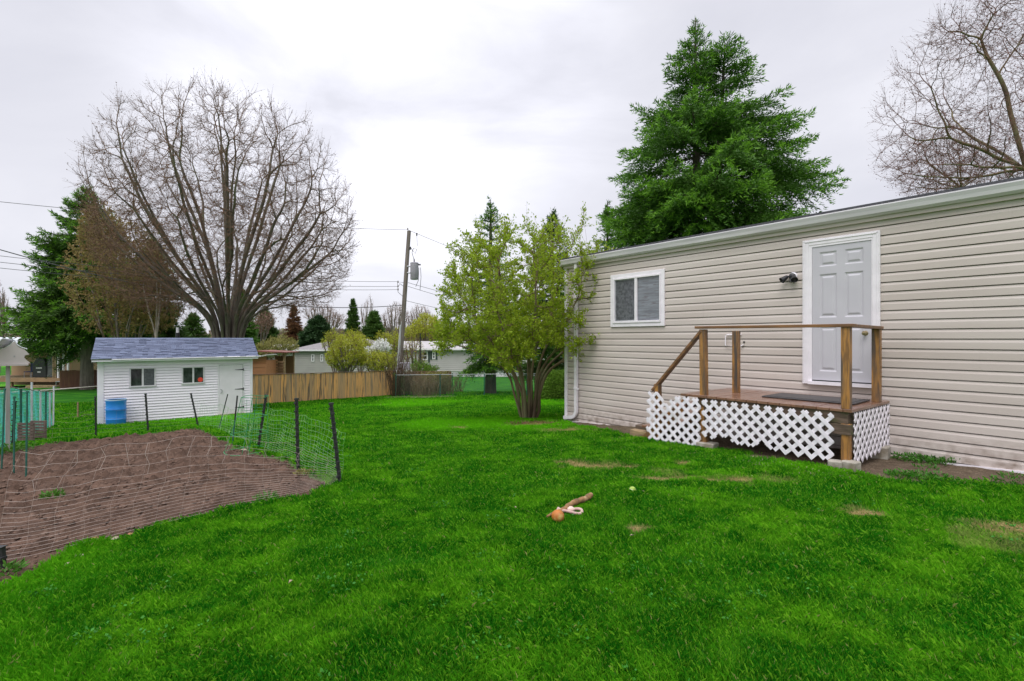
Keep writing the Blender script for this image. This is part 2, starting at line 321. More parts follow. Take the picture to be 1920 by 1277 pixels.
# outline of the dug bed: its visible edge, then on past the frame at the left
BED = [(-40, 1150), (21, 1098), (70, 1068), (120, 1050), (165, 1026), (254, 1010), (326, 986), (430, 960), (516, 943), (584, 930), (643, 914),
       (584, 884), (530, 858), (491, 847), (450, 838), (423, 824), (388, 806), (364, 804), (275, 813), (186, 823), (103, 831), (34, 840), (-30, 858)]
BEDW = [tuple(gp(*p)[:2]) for p in BED]
BEDW += [(BEDW[-1][0] - 1.5, BEDW[-1][1] - 1.0), (BEDW[0][0] - 2.5, BEDW[0][1] + 0.6)]
def bed_in(x, y, grow=0.0):
    wob = (fbm(x, y, 3.0, 4, 5) - 0.5) * 0.28
    d = poly_dist(x, y, BEDW); s = np.where(in_poly(x, y, BEDW), d, -d)
    return s + wob + grow
PATCH = [(1105, 875, .34, .12), (1085, 871, .25, .07), (855, 803, .22, .12), (1380, 903, .18, .07), (1255, 900, .28, .05), (1345, 905, .2, .04), (1275, 871, .14, .06), (1620, 960, .12, .08), (1890, 993, .25, .10), (1190, 992, .10, .05),
         (1000, 795, .5, .2), (1060, 808, .45, .18), (1610, 965, .15, .05), (975, 798, .3, .14), (1165, 880, .2, .05)]
PW = [(gp(a, b), c, d) for a, b, c, d in PATCH]
def dry(x, y):                              # 0..1 worn straw-coloured patches in the lawn
    v = np.full(np.shape(x), -1.0); wob = (fbm(x, y, 7, 4, 11) - 0.5) * 2.4
    for p, a, b in PW:
        v = np.maximum(v, 1 - np.sqrt(((x - p.x) / (a * 1.25)) ** 2 + ((y - p.y) / (b * 2.6)) ** 2))
    v2 = np.clip((v + wob * 0.6) * 1.7, 0, 1) * (v > -0.6)
    far = np.clip((fbm(x, y, 1.1, 4, 31) - 0.68) * 8, 0, 0.35) * (x > 1.0) * (y < 6)
    return np.maximum(v2, far)
def dirt(x, y):                             # bare earth along the house and a few other places
    s, t = house_st(x, y)
    T = np.interp(s, [-1.2, -0.4, 0.3, 1.2, 2.2, 3.2, 3.6, 5.8, 6.3, 6.8, 7.6, 9, 12], [0.0, 0.15, .42, .8, .95, 1.35, 1.62, 1.62, 1.6, 1.5, .92, .7, .6])
    v = np.clip((T - t + (fbm(x, y, 2.6, 4, 21) - 0.5) * 0.7) * 5, 0, 1) * (t > -0.3) * (s > -1.2)
    a = gp(175, 777); b = gp(100, 787)
    d = poly_dist(x, y, [(a.x, a.y), (b.x, b.y)])
    v = np.maximum(v, np.clip((0.28 - d + (fbm(x, y, 3, 3, 8) - 0.5) * 0.2) * 6, 0, 1))
    a = gp(800, 744)
    v = np.maximum(v, np.clip((1.0 - np.hypot((x - a.x) / 3.2, (y - a.y) / 1.3) + (fbm(x, y, 1, 3, 9) - 0.5)) * 2, 0, 1))
    a = gp(165, 728)
    v = np.maximum(v, np.clip((1.0 - np.hypot((x - a.x) / 1.6, (y - a.y) / 1.6)) * 2, 0, 0.8))
    return v
# ------------------------------------------------------------------ lawn: one sheet to the horizon
def ground_mat():
    m = bpy.data.materials.new('lawn ground'); m.use_nodes = True; t = m.node_tree; N = t.nodes.new; K = t.links.new
    b = t.nodes['Principled BSDF']; b.inputs['Roughness'].default_value = 0.95; b.inputs['Specular IOR Level'].default_value = 0.1
    g = N('ShaderNodeNewGeometry')
    def noise(s, d=5):
        n = N('ShaderNodeTexNoise'); n.inputs['Scale'].default_value = s; n.inputs['Detail'].default_value = d; K(g.outputs['Position'], n.inputs['Vector']); return n.outputs['Fac']
    def mr(x, a, c): 
        r = N('ShaderNodeMapRange'); r.inputs[1].default_value = a; r.inputs[2].default_value = c; K(x, r.inputs[0]); return r.outputs[0]
    def mix(f, a, c):
        x = N('ShaderNodeMix'); x.data_type = 'RGBA'; K(f, x.inputs[0])
        for s_, i in ((a, 6), (c, 7)):
            if isinstance(s_, tuple): x.inputs[i].default_value = (*s_, 1)
            else: K(s_, x.inputs[i])
        return x.outputs[2]
    c = mix(mr(noise(1.1), .35, .65), (0.014, 0.11, 0.005), (0.045, 0.19, 0.007))
    c = mix(mr(noise(14), .45, .75), c, (0.012, 0.065, 0.006))
    c = mix(mr(noise(0.12), .5, .62), c, (0.07, 0.25, 0.01))
    at = N('ShaderNodeAttribute'); at.attribute_name = 'dry'
    c = mix(at.outputs['Fac'], c, mix(mr(noise(30), .4, .6), (0.30, 0.24, 0.10), (0.18, 0.13, 0.06)))
    at = N('ShaderNodeAttribute'); at.attribute_name = 'dirt'
    c = mix(at.outputs['Fac'], c, mix(mr(noise(9), .35, .6), (0.10, 0.068, 0.05), mix(mr(noise(60), .4, .6), (0.20, 0.145, 0.105), (0.085, 0.06, 0.045))))
    K(c, b.inputs['Base Color'])
    bu = N('ShaderNodeBump'); bu.inputs['Distance'].default_value = 0.03; K(noise(26, 6), bu.inputs['Height']); K(bu.outputs[0], b.inputs['Normal'])
    return m
def spread(a, b, n, far):                   # dense between a and b, then ever wider out to +-far
    c = np.linspace(a, b, n); k = np.arange(1, 60); st = (b - a) / (n - 1) * 1.13 ** k; s = np.cumsum(st); s = s[s < far]
    return np.concatenate([(a - s)[::-1], c, b + s])
gx = spread(-17, 12, 430, 1500); gy = spread(0.5, 24, 380, 1500)
X, Yg = np.meshgrid(gx, gy); x_, y_ = X.ravel(), Yg.ravel()
bm_ = np.clip(bed_in(x_, y_) * 6, 0, 1)
near = np.exp(-((x_ / 40) ** 2 + (y_ / 40) ** 2))
z_ = gz(x_, y_) + (fbm(x_, y_, 0.9, 4, 2) - 0.5) * 0.05 * near - 0.05 * bm_ + (fbm(x_, y_, 6, 3, 3) - 0.5) * 0.035 * dirt(x_, y_) * near
nx, ny = len(gx), len(gy); i_ = np.arange(nx * ny).reshape(ny, nx)
Fq = np.stack([i_[:-1, :-1], i_[:-1, 1:], i_[1:, 1:], i_[1:, :-1]], -1).reshape(-1, 4)
lawn = npobj('lawn', np.stack([x_, y_, z_], 1), Fq, ground_mat(), smooth=True, attrs={'dry': ('POINT', dry(x_, y_) * near), 'dirt': ('POINT', np.maximum(dirt(x_, y_) * near, bm_))})
tag(lawn, 'green lawn sloping gently down away from the house to the fences', kind='structure')
# ------------------------------------------------------------------ dug garden bed
M['soil'] = mat('dug garden soil', (0.125, 0.077, 0.055), (0.062, 0.038, 0.027), 3.0, 0.95, 0.02, 55, c3=(0.19, 0.13, 0.10), sc3=14, t3=(0.58, 0.8), spec=0.15, detail=8)
bx = np.array(BEDW); st = 0.032
X, Yg = np.meshgrid(np.arange(bx[:, 0].min() - .3, bx[:, 0].max() + .3, st), np.arange(bx[:, 1].min() - .3, bx[:, 1].max() + .3, st))
sdn = bed_in(X, Yg); edge = np.clip((sdn + 0.02) * 3, 0, 1)
cl = fbm(X, Yg, 7, 5, 41, 0.6); cl2 = fbm(X, Yg, 1.2, 3, 43)
hh = gz(X, Yg) - 0.035 + edge * (0.030 + (cl - 0.5) * 0.08 + (cl2 - 0.5) * 0.03) + np.clip(fbm(X, Yg, 13, 3, 44) - 0.6, 0, 1) * 0.30 * edge
ny, nx = X.shape; i_ = np.arange(nx * ny).reshape(ny, nx)
Fq = np.stack([i_[:-1, :-1], i_[:-1, 1:], i_[1:, 1:], i_[1:, :-1]], -1).reshape(-1, 4)
keep = (sdn > -0.03).ravel()[Fq].all(1); Fq = Fq[keep]
used = np.unique(Fq); rem = np.full(nx * ny, -1); rem[used] = np.arange(len(used))
soil = npobj('garden_soil', np.stack([X.ravel(), Yg.ravel(), hh.ravel()], 1)[used], rem[Fq], M['soil'], smooth=False)
tag(soil, 'freshly dug brown garden bed of crumbly soil', kind='structure')
rs9 = np.random.default_rng(19); nC = 9000; cx_ = rs9.uniform(bx[:, 0].min(), bx[:, 0].max(), nC * 3); cy_ = rs9.uniform(bx[:, 1].min(), bx[:, 1].max(), nC * 3); kk_ = bed_in(cx_, cy_) > .04; cx_, cy_ = cx_[kk_][:nC], cy_[kk_][:nC]; n_ = len(cx_)
r_ = .006 + .02 * rs9.random(n_) ** 3; cz_ = gz(cx_, cy_) - .035 + .03 + (fbm(cx_, cy_, 7, 5, 41, 0.6) - .5) * .08 + (fbm(cx_, cy_, 1.2, 3, 43) - .5) * .03 + r_ * .4
octv = np.array([(1, 0, 0), (-1, 0, 0), (0, 1, 0), (0, -1, 0), (0, 0, .7), (0, 0, -.7)]); octf = np.array([(0, 2, 4), (2, 1, 4), (1, 3, 4), (3, 0, 4), (2, 0, 5), (1, 2, 5), (3, 1, 5), (0, 3, 5)])
an = rs9.uniform(0, 6.28, n_); Vc = octv[None] * rs9.uniform(.6, 1.4, (n_, 6, 1)); Vx = Vc[..., 0] * np.cos(an)[:, None] - Vc[..., 1] * np.sin(an)[:, None]; Vy = Vc[..., 0] * np.sin(an)[:, None] + Vc[..., 1] * np.cos(an)[:, None]
Vc = np.stack([cx_[:, None] + Vx * r_[:, None], cy_[:, None] + Vy * r_[:, None], cz_[:, None] + Vc[..., 2] * r_[:, None]], -1)
o = npobj('soil_clods', Vc.reshape(-1, 3), (octf[None] + np.arange(n_)[:, None, None] * 6).reshape(-1, 3), mat('crumbly clods', (.16, .105, .078), (.085, .055, .04), 9, .95, spec=.1), smooth=True)
tag(o, 'loose crumbs and clods of brown earth lying on the garden bed', 'clods', kind='stuff')
# ------------------------------------------------------------------ grass blades
def grass():
    X_, Y_, W_, H_ = [], [], [], []
    for d0, d1, dens, wd, ht in ((1.1, 3.2, 26000, .0030, .042), (3.2, 5.2, 17000, .0040, .043), (5.2, 8, 9000, .0058, .047), (8, 13, 3600, .0095, .052), (13, 21, 900, .02, .065), (21, 34, 300, .034, .075)):
        a0, a1 = (R(-68), R(62)) if d1 < 9 else (R(-56), R(52))
        n = int(0.5 * (a1 - a0) * (d1 ** 2 - d0 ** 2) * dens)
        r = np.sqrt(rng.uniform(d0 ** 2, d1 ** 2, n)); a = rng.uniform(a0, a1, n)
        X_.append(r * np.sin(a)); Y_.append(r * np.cos(a)); W_.append(np.full(n, wd)); H_.append(np.full(n, ht))
    x = np.concatenate(X_); y = np.concatenate(Y_); wd = np.concatenate(W_); ht = np.concatenate(H_)
    s, t = house_st(x, y); ax = (x - A0.x) * .8187 + (y - A0.y) * .5743; ay = -(x - A0.x) * .5743 + (y - A0.y) * .8187
    dm = dirt(x, y); b = bed_in(x, y)
    k = (b < 0.0 + rng.random(len(x)) * 0.07) & ~((s > 0) & (t < 0.0) & (t > -4.5)) & ~((ax > 0) & (ax < 4.81) & (ay > 0) & (ay < 3)) & (rng.random(len(x)) > dm * 1.02)
    x, y, wd, ht, b = x[k], y[k], wd[k], ht[k], b[k]
    dr = dry(x, y)
    cl = fbm(x, y, 5, 3, 61); big = fbm(x, y, 0.8, 3, 62)
    h = ht * (0.55 + 0.95 * cl) * (0.85 + 0.35 * big) * rng.uniform(0.6, 1.35, len(x)) * (1 - 0.62 * dr) * np.where((b > -0.12) & (b < 0.1), 1.3, 1)
    z = gz(x, y) + (fbm(x, y, 0.9, 4, 2) - 0.5) * 0.05 * np.exp(-((x / 40) ** 2 + (y / 40) ** 2)) - 0.004
    n = len(x); a = rng.uniform(0, 2 * math.pi, n); lean = rng.uniform(0.1, 0.8, n) * (0.7 + 0.5 * fbm(x, y, 2.2, 2, 64)); a2 = a + rng.normal(0, .7, n) + 1.5
    px = np.cos(a) * wd / 2; py = np.sin(a) * wd / 2
    bx_, by_ = np.cos(a2) * lean * h, np.sin(a2) * lean * h
    V = np.empty((n, 4, 3))
    V[:, 0] = np.stack([x - px, y - py, z], 1); V[:, 1] = np.stack([x + px, y + py, z], 1)
    V[:, 2] = np.stack([x + px * .7 + bx_ * .45, y + py * .7 + by_ * .45, z + h * .62], 1)
    V[:, 3] = np.stack([x + bx_, y + by_, z + h * np.clip(1 - lean * .35, .4, 1)], 1)
    i0 = np.arange(n) * 4
    Fc = np.stack([i0, i0 + 1, i0 + 2, i0 + 3], 1)
    return V.reshape(-1, 3), Fc, rng.random(n), dr * (rng.random(n) < 0.85)
def grass_mat():
    m = bpy.data.materials.new('grass blades'); m.use_nodes = True; t = m.node_tree; t.nodes.clear(); N = t.nodes.new; K = t.links.new
    o = N('ShaderNodeOutputMaterial'); b = N('ShaderNodeBsdfPrincipled'); b.inputs['Roughness'].default_value = 0.7; b.inputs['Specular IOR Level'].default_value = 0.04
    g = N('ShaderNodeNewGeometry')
    def noise(s, d=4):
        n = N('ShaderNodeTexNoise'); n.inputs['Scale'].default_value = s; n.inputs['Detail'].default_value = d; K(g.outputs['Position'], n.inputs['Vector']); return n.outputs['Fac']
    def mr(x, a, c, lo=0, hi=1):
        r = N('ShaderNodeMapRange'); r.inputs[1].default_value = a; r.inputs[2].default_value = c; r.inputs[3].default_value = lo; r.inputs[4].default_value = hi; K(x, r.inputs[0]); return r.outputs[0]
    def mix(f, a, c):
        x = N('ShaderNodeMix'); x.data_type = 'RGBA'; K(f, x.inputs[0])
        for s_, i in ((a, 6), (c, 7)):
            if isinstance(s_, tuple): x.inputs[i].default_value = (*s_, 1)
            else: K(s_, x.inputs[i])
        return x.outputs[2]
    a1 = N('ShaderNodeAttribute'); a1.attribute_name = 'rnd'; a2 = N('ShaderNodeAttribute'); a2.attribute_name = 'dry'
    c = mix(mr(noise(1.3), .40, .60), (0.026, 0.21, 0.006), (0.125, 0.41, 0.010))
    c = mix(mr(noise(4.5), .45, .62), c, (0.015, 0.17, 0.004))
    c = mix(mr(a1.outputs['Fac'], .6, 1, 0, .75), c, (0.26, 0.56, 0.03))
    c = mix(mr(a1.outputs['Fac'], .4, 0, 0, .6), c, (0.008, 0.09, 0.004))
    c = mix(mr(noise(0.16, 2), .5, .6), c, (0.14, 0.50, 0.009))
    c = mix(mr(a1.outputs['Fac'], .988, .99, 0, .8), c, (0.36, 0.33, 0.13))
    c = mix(a2.outputs['Fac'], c, (0.42, 0.34, 0.15))
    K(c, b.inputs['Base Color'])
    tr = N('ShaderNodeBsdfTranslucent'); K(c, tr.inputs[0]); ms = N('ShaderNodeMixShader'); ms.inputs[0].default_value = 0.35
    K(b.outputs[0], ms.inputs[1]); K(tr.outputs[0], ms.inputs[2]); K(ms.outputs[0], o.inputs[0]); return m
V, Fc, rn, dr_ = grass()
gr = npobj('grass', V, Fc, grass_mat(), attrs={'rnd': ('FACE', rn), 'dry': ('FACE', dr_)})
tag(gr, 'short lush green grass covering the lawn', 'grass', kind='stuff')
print('grass blades', len(Fc))
# ------------------------------------------------------------------ the beige mobile home
def zl(z): return z + 1.9                   # eye-level height -> height above the house origin
HL = 13.0
house = thing('mobile_home', 'long beige vinyl sided mobile home with white trim and grey door', 'house', C0, HRZ)
def siding_mesh(mb, L, z0, z1, pitch, s=1.0, flip=False, base=0.0):
    # dutch-lap courses: a groove, a flat face standing proud and a cove leaning back at the top
    zs = []; z = z0
    prof = []
    while z < z1 - 0.001:
        prof += [(0.035, z), (-0.017 * s, z + 0.001), (-0.015 * s, z + pitch * .64), (-0.003 * s, z + pitch * .915), (0.035, z + pitch * .92)]
        z += pitch
    V = []; Fs = []
    for x in (base, base + L):
        for y, zz in prof: V.append((x, y, zz))
    n = len(prof)
    for i in range(n - 1): Fs.append((i, i + 1, n + i + 1, n + i))
    mb.add(V, Fs, 0.5)
P = .127
mb = MB(); row = -17; rs5 = random.Random(5)
while row < 13:
    x = -rs5.uniform(0, 2.6); k = row
    while x < HL:
        L_ = rs5.uniform(2.9, 3.66); xa, xb = max(0, x), min(HL, x + L_); tmp = MB(); siding_mesh(tmp, xb - xa, zl(row * P), zl(min(row + 2, 13) * P), P, base=xa)
        V = tmp.v[0].copy(); V[:, 1] += (-.0016 if k % 2 else 0); mb.add(V, tmp.f, .5); x += L_; k += 1
    row += 2
mb.build('wall_siding', M['siding'], house)
mb = MB(); mb.b2((0, 0.036, zl(-2.1)), (HL, 4.3, zl(1.66))); mb.build('wall_core', M['siding'], house)
# flashing strip following the ground
mb = MB(); mb.bar((0.03, -0.028, zl(-1.885)), (7.5, -0.028, zl(-1.52)), 0.024, 0.035); mb.bar((7.5, -0.028, zl(-1.52)), (HL, -0.028, zl(-1.46)), 0.024, 0.035); mb.build('skirt_flashing', M['white'], house)
mb = MB(); mb.b2((-0.05, -0.035, zl(-1.95)), (0.035, 0.05, zl(1.64))); mb.build('corner_trim', M['white'], house, bevel=.006)
# eave: soffit, fascia, gutter trough with rolled lip, dark shingle edge, low roof
mb = MB(); mb.b2((-0.05, -0.06, zl(1.60)), (HL, -0.017, zl(1.665))); mb.build('frieze_board', M['siding'], house)
g = [(-0.035, 1.69), (-0.045, 1.655), (-0.09, 1.655), (-0.125, 1.685), (-0.135, 1.73), (-0.15, 1.775), (-0.148, 1.79), (-0.125, 1.79), (-0.118, 1.735), (-0.10, 1.70), (-0.03, 1.70)]
mb = MB(); mb.prism([(y, zl(z)) for y, z in g], -0.07, HL, 'yz'); mb.build('gutter', M['gutter'], house)
mb = MB(); mb.b2((-0.06, -0.024, zl(1.66)), (HL, 0.0, zl(1.80))); mb.build('fascia', M['white'], house)
mb = MB(); mb.prism([(-0.10, zl(1.80)), (-0.10, zl(1.835)), (2.15, zl(2.18)), (4.4, zl(1.835)), (4.4, zl(1.80)), (2.15, zl(1.86))], -0.08, HL + .1, 'yz'); mb.build('roof', M['shingle_dark'], house)
# downspout that swings back to the corner at the bottom
mb = MB()
def dsp(pts, w=.075, t=.06):
    for a, b in zip(pts[:-1], pts[1:]): mb.bar(a, b, w, t, up=(0, 1, 0))
r_ = [(0.36, -0.07, zl(1.69)), (0.36, -0.07, zl(-1.60))]
for k in range(7):
    a = k / 6 * math.pi / 2; r_.append((0.36 - 0.17 * (1 - math.cos(a)), -0.07, zl(-1.60 - 0.17 * math.sin(a))))
r_.append((-0.02, -0.07, zl(-1.80)))
P_ = np.array(r_); V = []; Fs = []
for i in range(len(P_)):
    tn = P_[min(i + 1, len(P_) - 1)] - P_[max(i - 1, 0)]; tn /= np.linalg.norm(tn); sd_ = np.array([tn[2], 0, -tn[0]])
    for a, b in ((-1, -1), (1, -1), (1, 1), (-1, 1)): V.append(P_[i] + sd_ * a * .037 + np.array([0, b * .03, 0]))
for i in range(len(P_) - 1):
    for j in range(4): Fs.append((i * 4 + j, i * 4 + (j + 1) % 4, i * 4 + 4 + (j + 1) % 4, i * 4 + 4 + j))
Fs.append((0, 1, 2, 3)); k = len(P_) * 4; Fs.append((k - 1, k - 2, k - 3, k - 4)); mb.add(V, Fs)
ds = mb.build('downspout', M['white'], house)
mb = MB(); mb.b2((0.315, -0.108, zl(-1.13)), (0.47, -0.10, zl(-1.09))); mb.build('strap', M['white'], ds)
mb = MB(); mb.b2((0.315, -0.112, zl(0.9)), (0.405, -0.015, zl(0.94))); mb.build('strap', M['white'], ds)
# window
wn0, wn1, wb, wt = 1.322, 2.628, zl(.24), zl(1.313)
mb = MB(); t_ = .075
mb.b2((wn0, -.045, wb), (wn0 + t_, -.012, wt)); mb.b2((wn1 - t_, -.045, wb), (wn1, -.012, wt)); mb.b2((wn0 + t_, -.045, wt - t_), (wn1 - t_, -.012, wt)); mb.b2((wn0 + t_, -.045, wb), (wn1 - t_, -.012, wb + t_))
win = mb.build('window', M['white'], house, bevel=.004)
mb = MB(); a0, a1, b0, b1 = wn0 + t_, wn1 - t_, wb + t_, wt - t_; u = .045
mb.b2((a0, -.060, b0), (a0 + u, -.014, b1)); mb.b2((a1 - u * .6, -.060, b0), (a1, -.014, b1)); mb.b2((a0 + u, -.060, b1 - u * .8), (a1 - u * .6, -.014, b1)); mb.b2((a0 + u, -.060, b0), (a1 - u * .6, -.014, b0 + u * .9))
xm = (a0 + a1) / 2; mb.b2((xm - .03, -.056, b0 + u * .9), (xm + .03, -.014, b1 - u * .8)); mb.build('sash_frame', M['white'], win, bevel=.003)
mb = MB(); mb.b2((a0 + u, -.034, b0 + u * .9), (a0 + u + .018, -.016, b1 - u * .8)); mb.b2((xm - .048, -.034, b0 + u * .9), (xm - .03, -.016, b1 - u * .8)); mb.b2((a0 + u + .018, -.034, b0 + u * .9), (xm - .048, -.016, b0 + u * .9 + .018)); mb.b2((a0 + u + .018, -.034, b1 - u * .8 - .018), (xm - .048, -.016, b1 - u * .8)); mb.build('screen_frame', M['metal'], win)
mb = MB(); mb.b2((a0 + u + .018, -.022, b0 + u * .9 + .018), (xm - .048, -.018, b1 - u * .8 - .018)); mb.build('pane', M['screen'], win)
mb = MB(); mb.b2((xm + .03, -.024, b0 + u * .9), (a1 - u * .6, -.018, b1 - u * .8)); mb.build('pane', M['blind'], win)
# door
d0, d1, db, dt = 5.042, 6.014, zl(-.67), zl(1.465)
mb = MB(); c = .085
mb.b2((d0, -.050, db), (d0 + c, -.012, dt)); mb.b2((d1 - c, -.050, db - .02), (d1, -.012, dt)); mb.b2((d0 + c, -.050, dt - c), (d1 - c, -.012, dt))
mb.b2((d0 + .018, -.058, db), (d0 + .04, -.050, dt - .018)); mb.b2((d1 - .04, -.058, db), (d1 - .018, -.050, dt - .018)); mb.b2((d0 + .018, -.058, dt - .04), (d1 - .018, -.0505, dt - .018))
df = mb.build('door_frame', M['white'], house, bevel=.004)
mb = MB(); mb.b2((d0 + c, -.044, db), (d0 + c + .045, -.012, dt - c)); mb.b2((d1 - c - .012, -.044, db), (d1 - c, -.012, dt - c)); mb.b2((d0 + c + .045, -.044, dt - c - .03), (d1 - c - .012, -.012, dt - c)); mb.build('jamb', M['white'], df)
mb = MB(); mb.b2((d0 + c, -.085, db - .002), (d1 - c, -.012, db + .045)); mb.build('sill', M['white'], df)
L0, L1, B0, B1 = d0 + c + .047, d1 - c - .014, zl(-.61), dt - c - .032
def door_leaf():
    nx_, nz_ = 120, 300; xs = np.linspace(L0, L1, nx_); zs = np.linspace(B0, B1, nz_); X2, Z2 = np.meshgrid(xs, zs)
    u_ = (X2 - L0) / (L1 - L0); v_ = (Z2 - B0) / (B1 - B0); D = np.zeros_like(X2)
    for (a, b) in ((.13, .43), (.57, .87)):
        for (cc, dd) in ((.07, .40), (.47, .79), (.85, .955)):
            ex = np.minimum(np.minimum((u_ - a) * .78, (b - u_) * .78), np.minimum((v_ - cc) * 1.95, (dd - v_) * 1.95))
            gmo = np.clip(ex / .012, 0, 1) * np.clip(1 - (ex - .03) / .022, 0, 1)
            D = np.maximum(D, gmo * (ex > 0) * .011)
    V = np.stack([X2.ravel(), (-.034 + D).ravel(), Z2.ravel()], 1)
    i_ = np.arange(nx_ * nz_).reshape(nz_, nx_); Fq = np.stack([i_[:-1, :-1], i_[:-1, 1:], i_[1:, 1:], i_[1:, :-1]], -1).reshape(-1, 4)
    return V, Fq
V, Fq = door_leaf(); door = npobj('door', V, Fq, M['door'], house, smooth=True)
mb = MB(); mb.b2((L0 - .01, -.036, db + .045), (L1 + .01, -.014, B0 + .004)); mb.build('weather_strip', M['black'], door)
mb = MB(); kx, kz = L1 - .07, zl(.075); Mx = Matrix.Rotation(R(90), 4, 'X')
mb.lathe([(.0, .0), (.034, .0), (.034, .006), (.014, .012), (.012, .035), (.026, .045), (.031, .06), (.024, .075), (0, .08)], (kx, -.030, kz), 20, M=Mx); mb.build('handle', mat('brushed brass', (.35, .28, .16), rough=.3, metal=.8), door, smooth=True)
# bracket of bent white wire on the wall
mb = MB(); q = zl(0)
pts = [(3.98 + .12, -.03, q + .065), (3.86, -.04, q + .065), (3.835, -.045, q + .05), (3.83, -.045, q - .10), (3.845, -.045, q - .125), (4.08, -.045, q - .13), (4.14, -.03, q - .10)]
# wall-mounted twin flood lamp
fl = thing('security_light', 'small black twin-head flood lamp on the siding left of the door', 'wall lamp', C0, HRZ)
sx_, sz_ = 4.90, zl(.95)
mb = MB(); mb.lathe([(.0, .0), (.062, .0), (.062, .012), (.05, .022), (0, .024)], (sx_, -.012, sz_), 24, M=Mx); mb.build('mounting_plate', M['white'], fl, smooth=True)
mb = MB(); mb.lathe([(0, .0), (.045, 0), (.048, .03), (.03, .05), (0, .055)], (sx_, -.03, sz_), 20, M=Mx); mb.tube([(sx_, -.06, sz_ - .02), (sx_ - .01, -.08, sz_ - .09)], [.022, .026], 12); mb.build('motion_sensor', M['black'], fl, smooth=True)
for dx, tz in ((-.11, -.05), (.035, -.03)):
    Md = Matrix((Vector((1, 0, 0)), Vector((0, 0, 1)), Vector((0, -1, 0)))).transposed(); ax = Vector((-.55 if dx < 0 else .35, -.6, -.6)).normalized()
    Mq = ax.to_track_quat('Z', 'Y').to_matrix()
    mb = MB(); mb.lathe([(0, 0), (.022, 0), (.03, .02), (.036, .06), (.05, .11), (.048, .112), (.03, .08), (0, .075)], Vector((sx_ + dx * .6, -.055, sz_ + .005)), 18, M=Mq); mb.tube([(sx_, -.04, sz_), (sx_ + dx * .6, -.06, sz_)], .014, 8)
    hd = mb.build('lamp_head', M['black'], fl, smooth=True)
wh = thing('wire_bracket', 'thin white bent wire hook on the siding behind the porch post', 'hook', C0, HRZ)
mb = MB(); mb.tube(pts, .009, 8); mb.build('hook_wire', M['white'], wh, smooth=True)
mb = MB(); mb.lathe([(0, 0), (.014, 0), (.014, .02), (0, .022)], (4.14, -.012, q - .055), 12, M=Mx); mb.build('screw', M['black'], wh)

# ------------------------------------------------------------------ wooden porch with lattice skirt
porch = thing('porch', 'small wooden entry porch with handrails and white lattice skirting', 'porch', C0, HRZ)
DZ = zl(-.828); DT = 1.42; S0, S1 = 3.87, 6.12
mb = MB(); k = 0; x = S0
while x < S1 - .01:                          # boards run out from the wall
    x1 = min(x + .138, S1); mb.b2((x, -DT - random.uniform(0, .008), DZ - .035), (x1, -.04, DZ + random.uniform(-.002, .002))); x = x1 + .006
mb.build('deck', M['deck'], porch, bevel=.003)
mb = MB(); mb.b2((4.14, -DT + .02, DZ - .17), (S1 - .05, -DT + .058, DZ - .038)); mb.b2((S1 - .088, -DT + .058, DZ - .17), (S1 - .05, -.05, DZ - .038)); mb.b2((4.14, -DT + .06, DZ - .17), (4.178, -.05, DZ - .038))
for q_ in (4.7, 5.2): mb.b2((q_, -DT + .06, DZ - .17), (q_ + .038, -.05, DZ - .039))
mb.build('rim_joist', M['timber_dark'], porch)
def post(s, t, z0, z1, w=.09, lean=0):
    mb = MB(); V = np.array([[a * w / 2, b * w / 2, c_] for a in (-1, 1) for b in (-1, 1) for c_ in (z0, z1)]); V[:, 0] += s; V[:, 1] -= t
    V[V[:, 2] == z1, 0] += lean
    mb.add(V, [(0, 1, 3, 2), (4, 6, 7, 5), (0, 4, 5, 1), (2, 3, 7, 6), (0, 2, 6, 4), (1, 5, 7, 3)]); return mb
def lg(s, t):
    return float(gz(C0.x + HS[0] * s + HT[0] * t, C0.y + HS[1] * s + HT[1] * t)) + 1.9
RT = zl(.135)
post(6.045, 1.365, lg(6, 1.3) + .06, DZ - .175).build('post', M['wood'], porch, bevel=.004)
post(6.045, 1.365, DZ, RT, lean=.0).build('post', M['wood'], porch, bevel=.004)
post(6.05, .31, DZ, RT - .01).build('post', M['wood'], porch, bevel=.004)
post(4.225, 1.355, lg(4.2, 1.3) + .04, RT, lean=-.02).build('post', M['wood'], porch, bevel=.004)
post(4.34, .66, DZ, RT - .015).build('post', M['wood'], porch, bevel=.004)
post(3.42, 1.36, lg(3.4, 1.3), zl(-.72)).build('post', M['wood'], porch, bevel=.004)
mb = MB(); mb.bar((6.13, -1.365, RT + .02), (4.10, -1.355, RT + .03), .13, .038); mb.build('handrail', M['wood_h'], porch, bevel=.004)
mb = MB(); mb.bar((6.06, -1.30, RT + .018), (6.05, -.24, RT + .008), .12, .036); mb.build('handrail', M['wood_h'], porch, bevel=.004)
mb = MB(); mb.bar((4.19, -1.36, RT - .02), (3.335, -1.36, zl(-.83)), .10, .04); mb.build('stair_rail', M['wood_h'], porch, bevel=.004)
mb = MB(); mb.b2((6.0 - .16, -1.425, DZ - .30), (6.105, -1.34 + .0, DZ - .18)); mb.build('bracing_block', M['timber_dark'], porch)
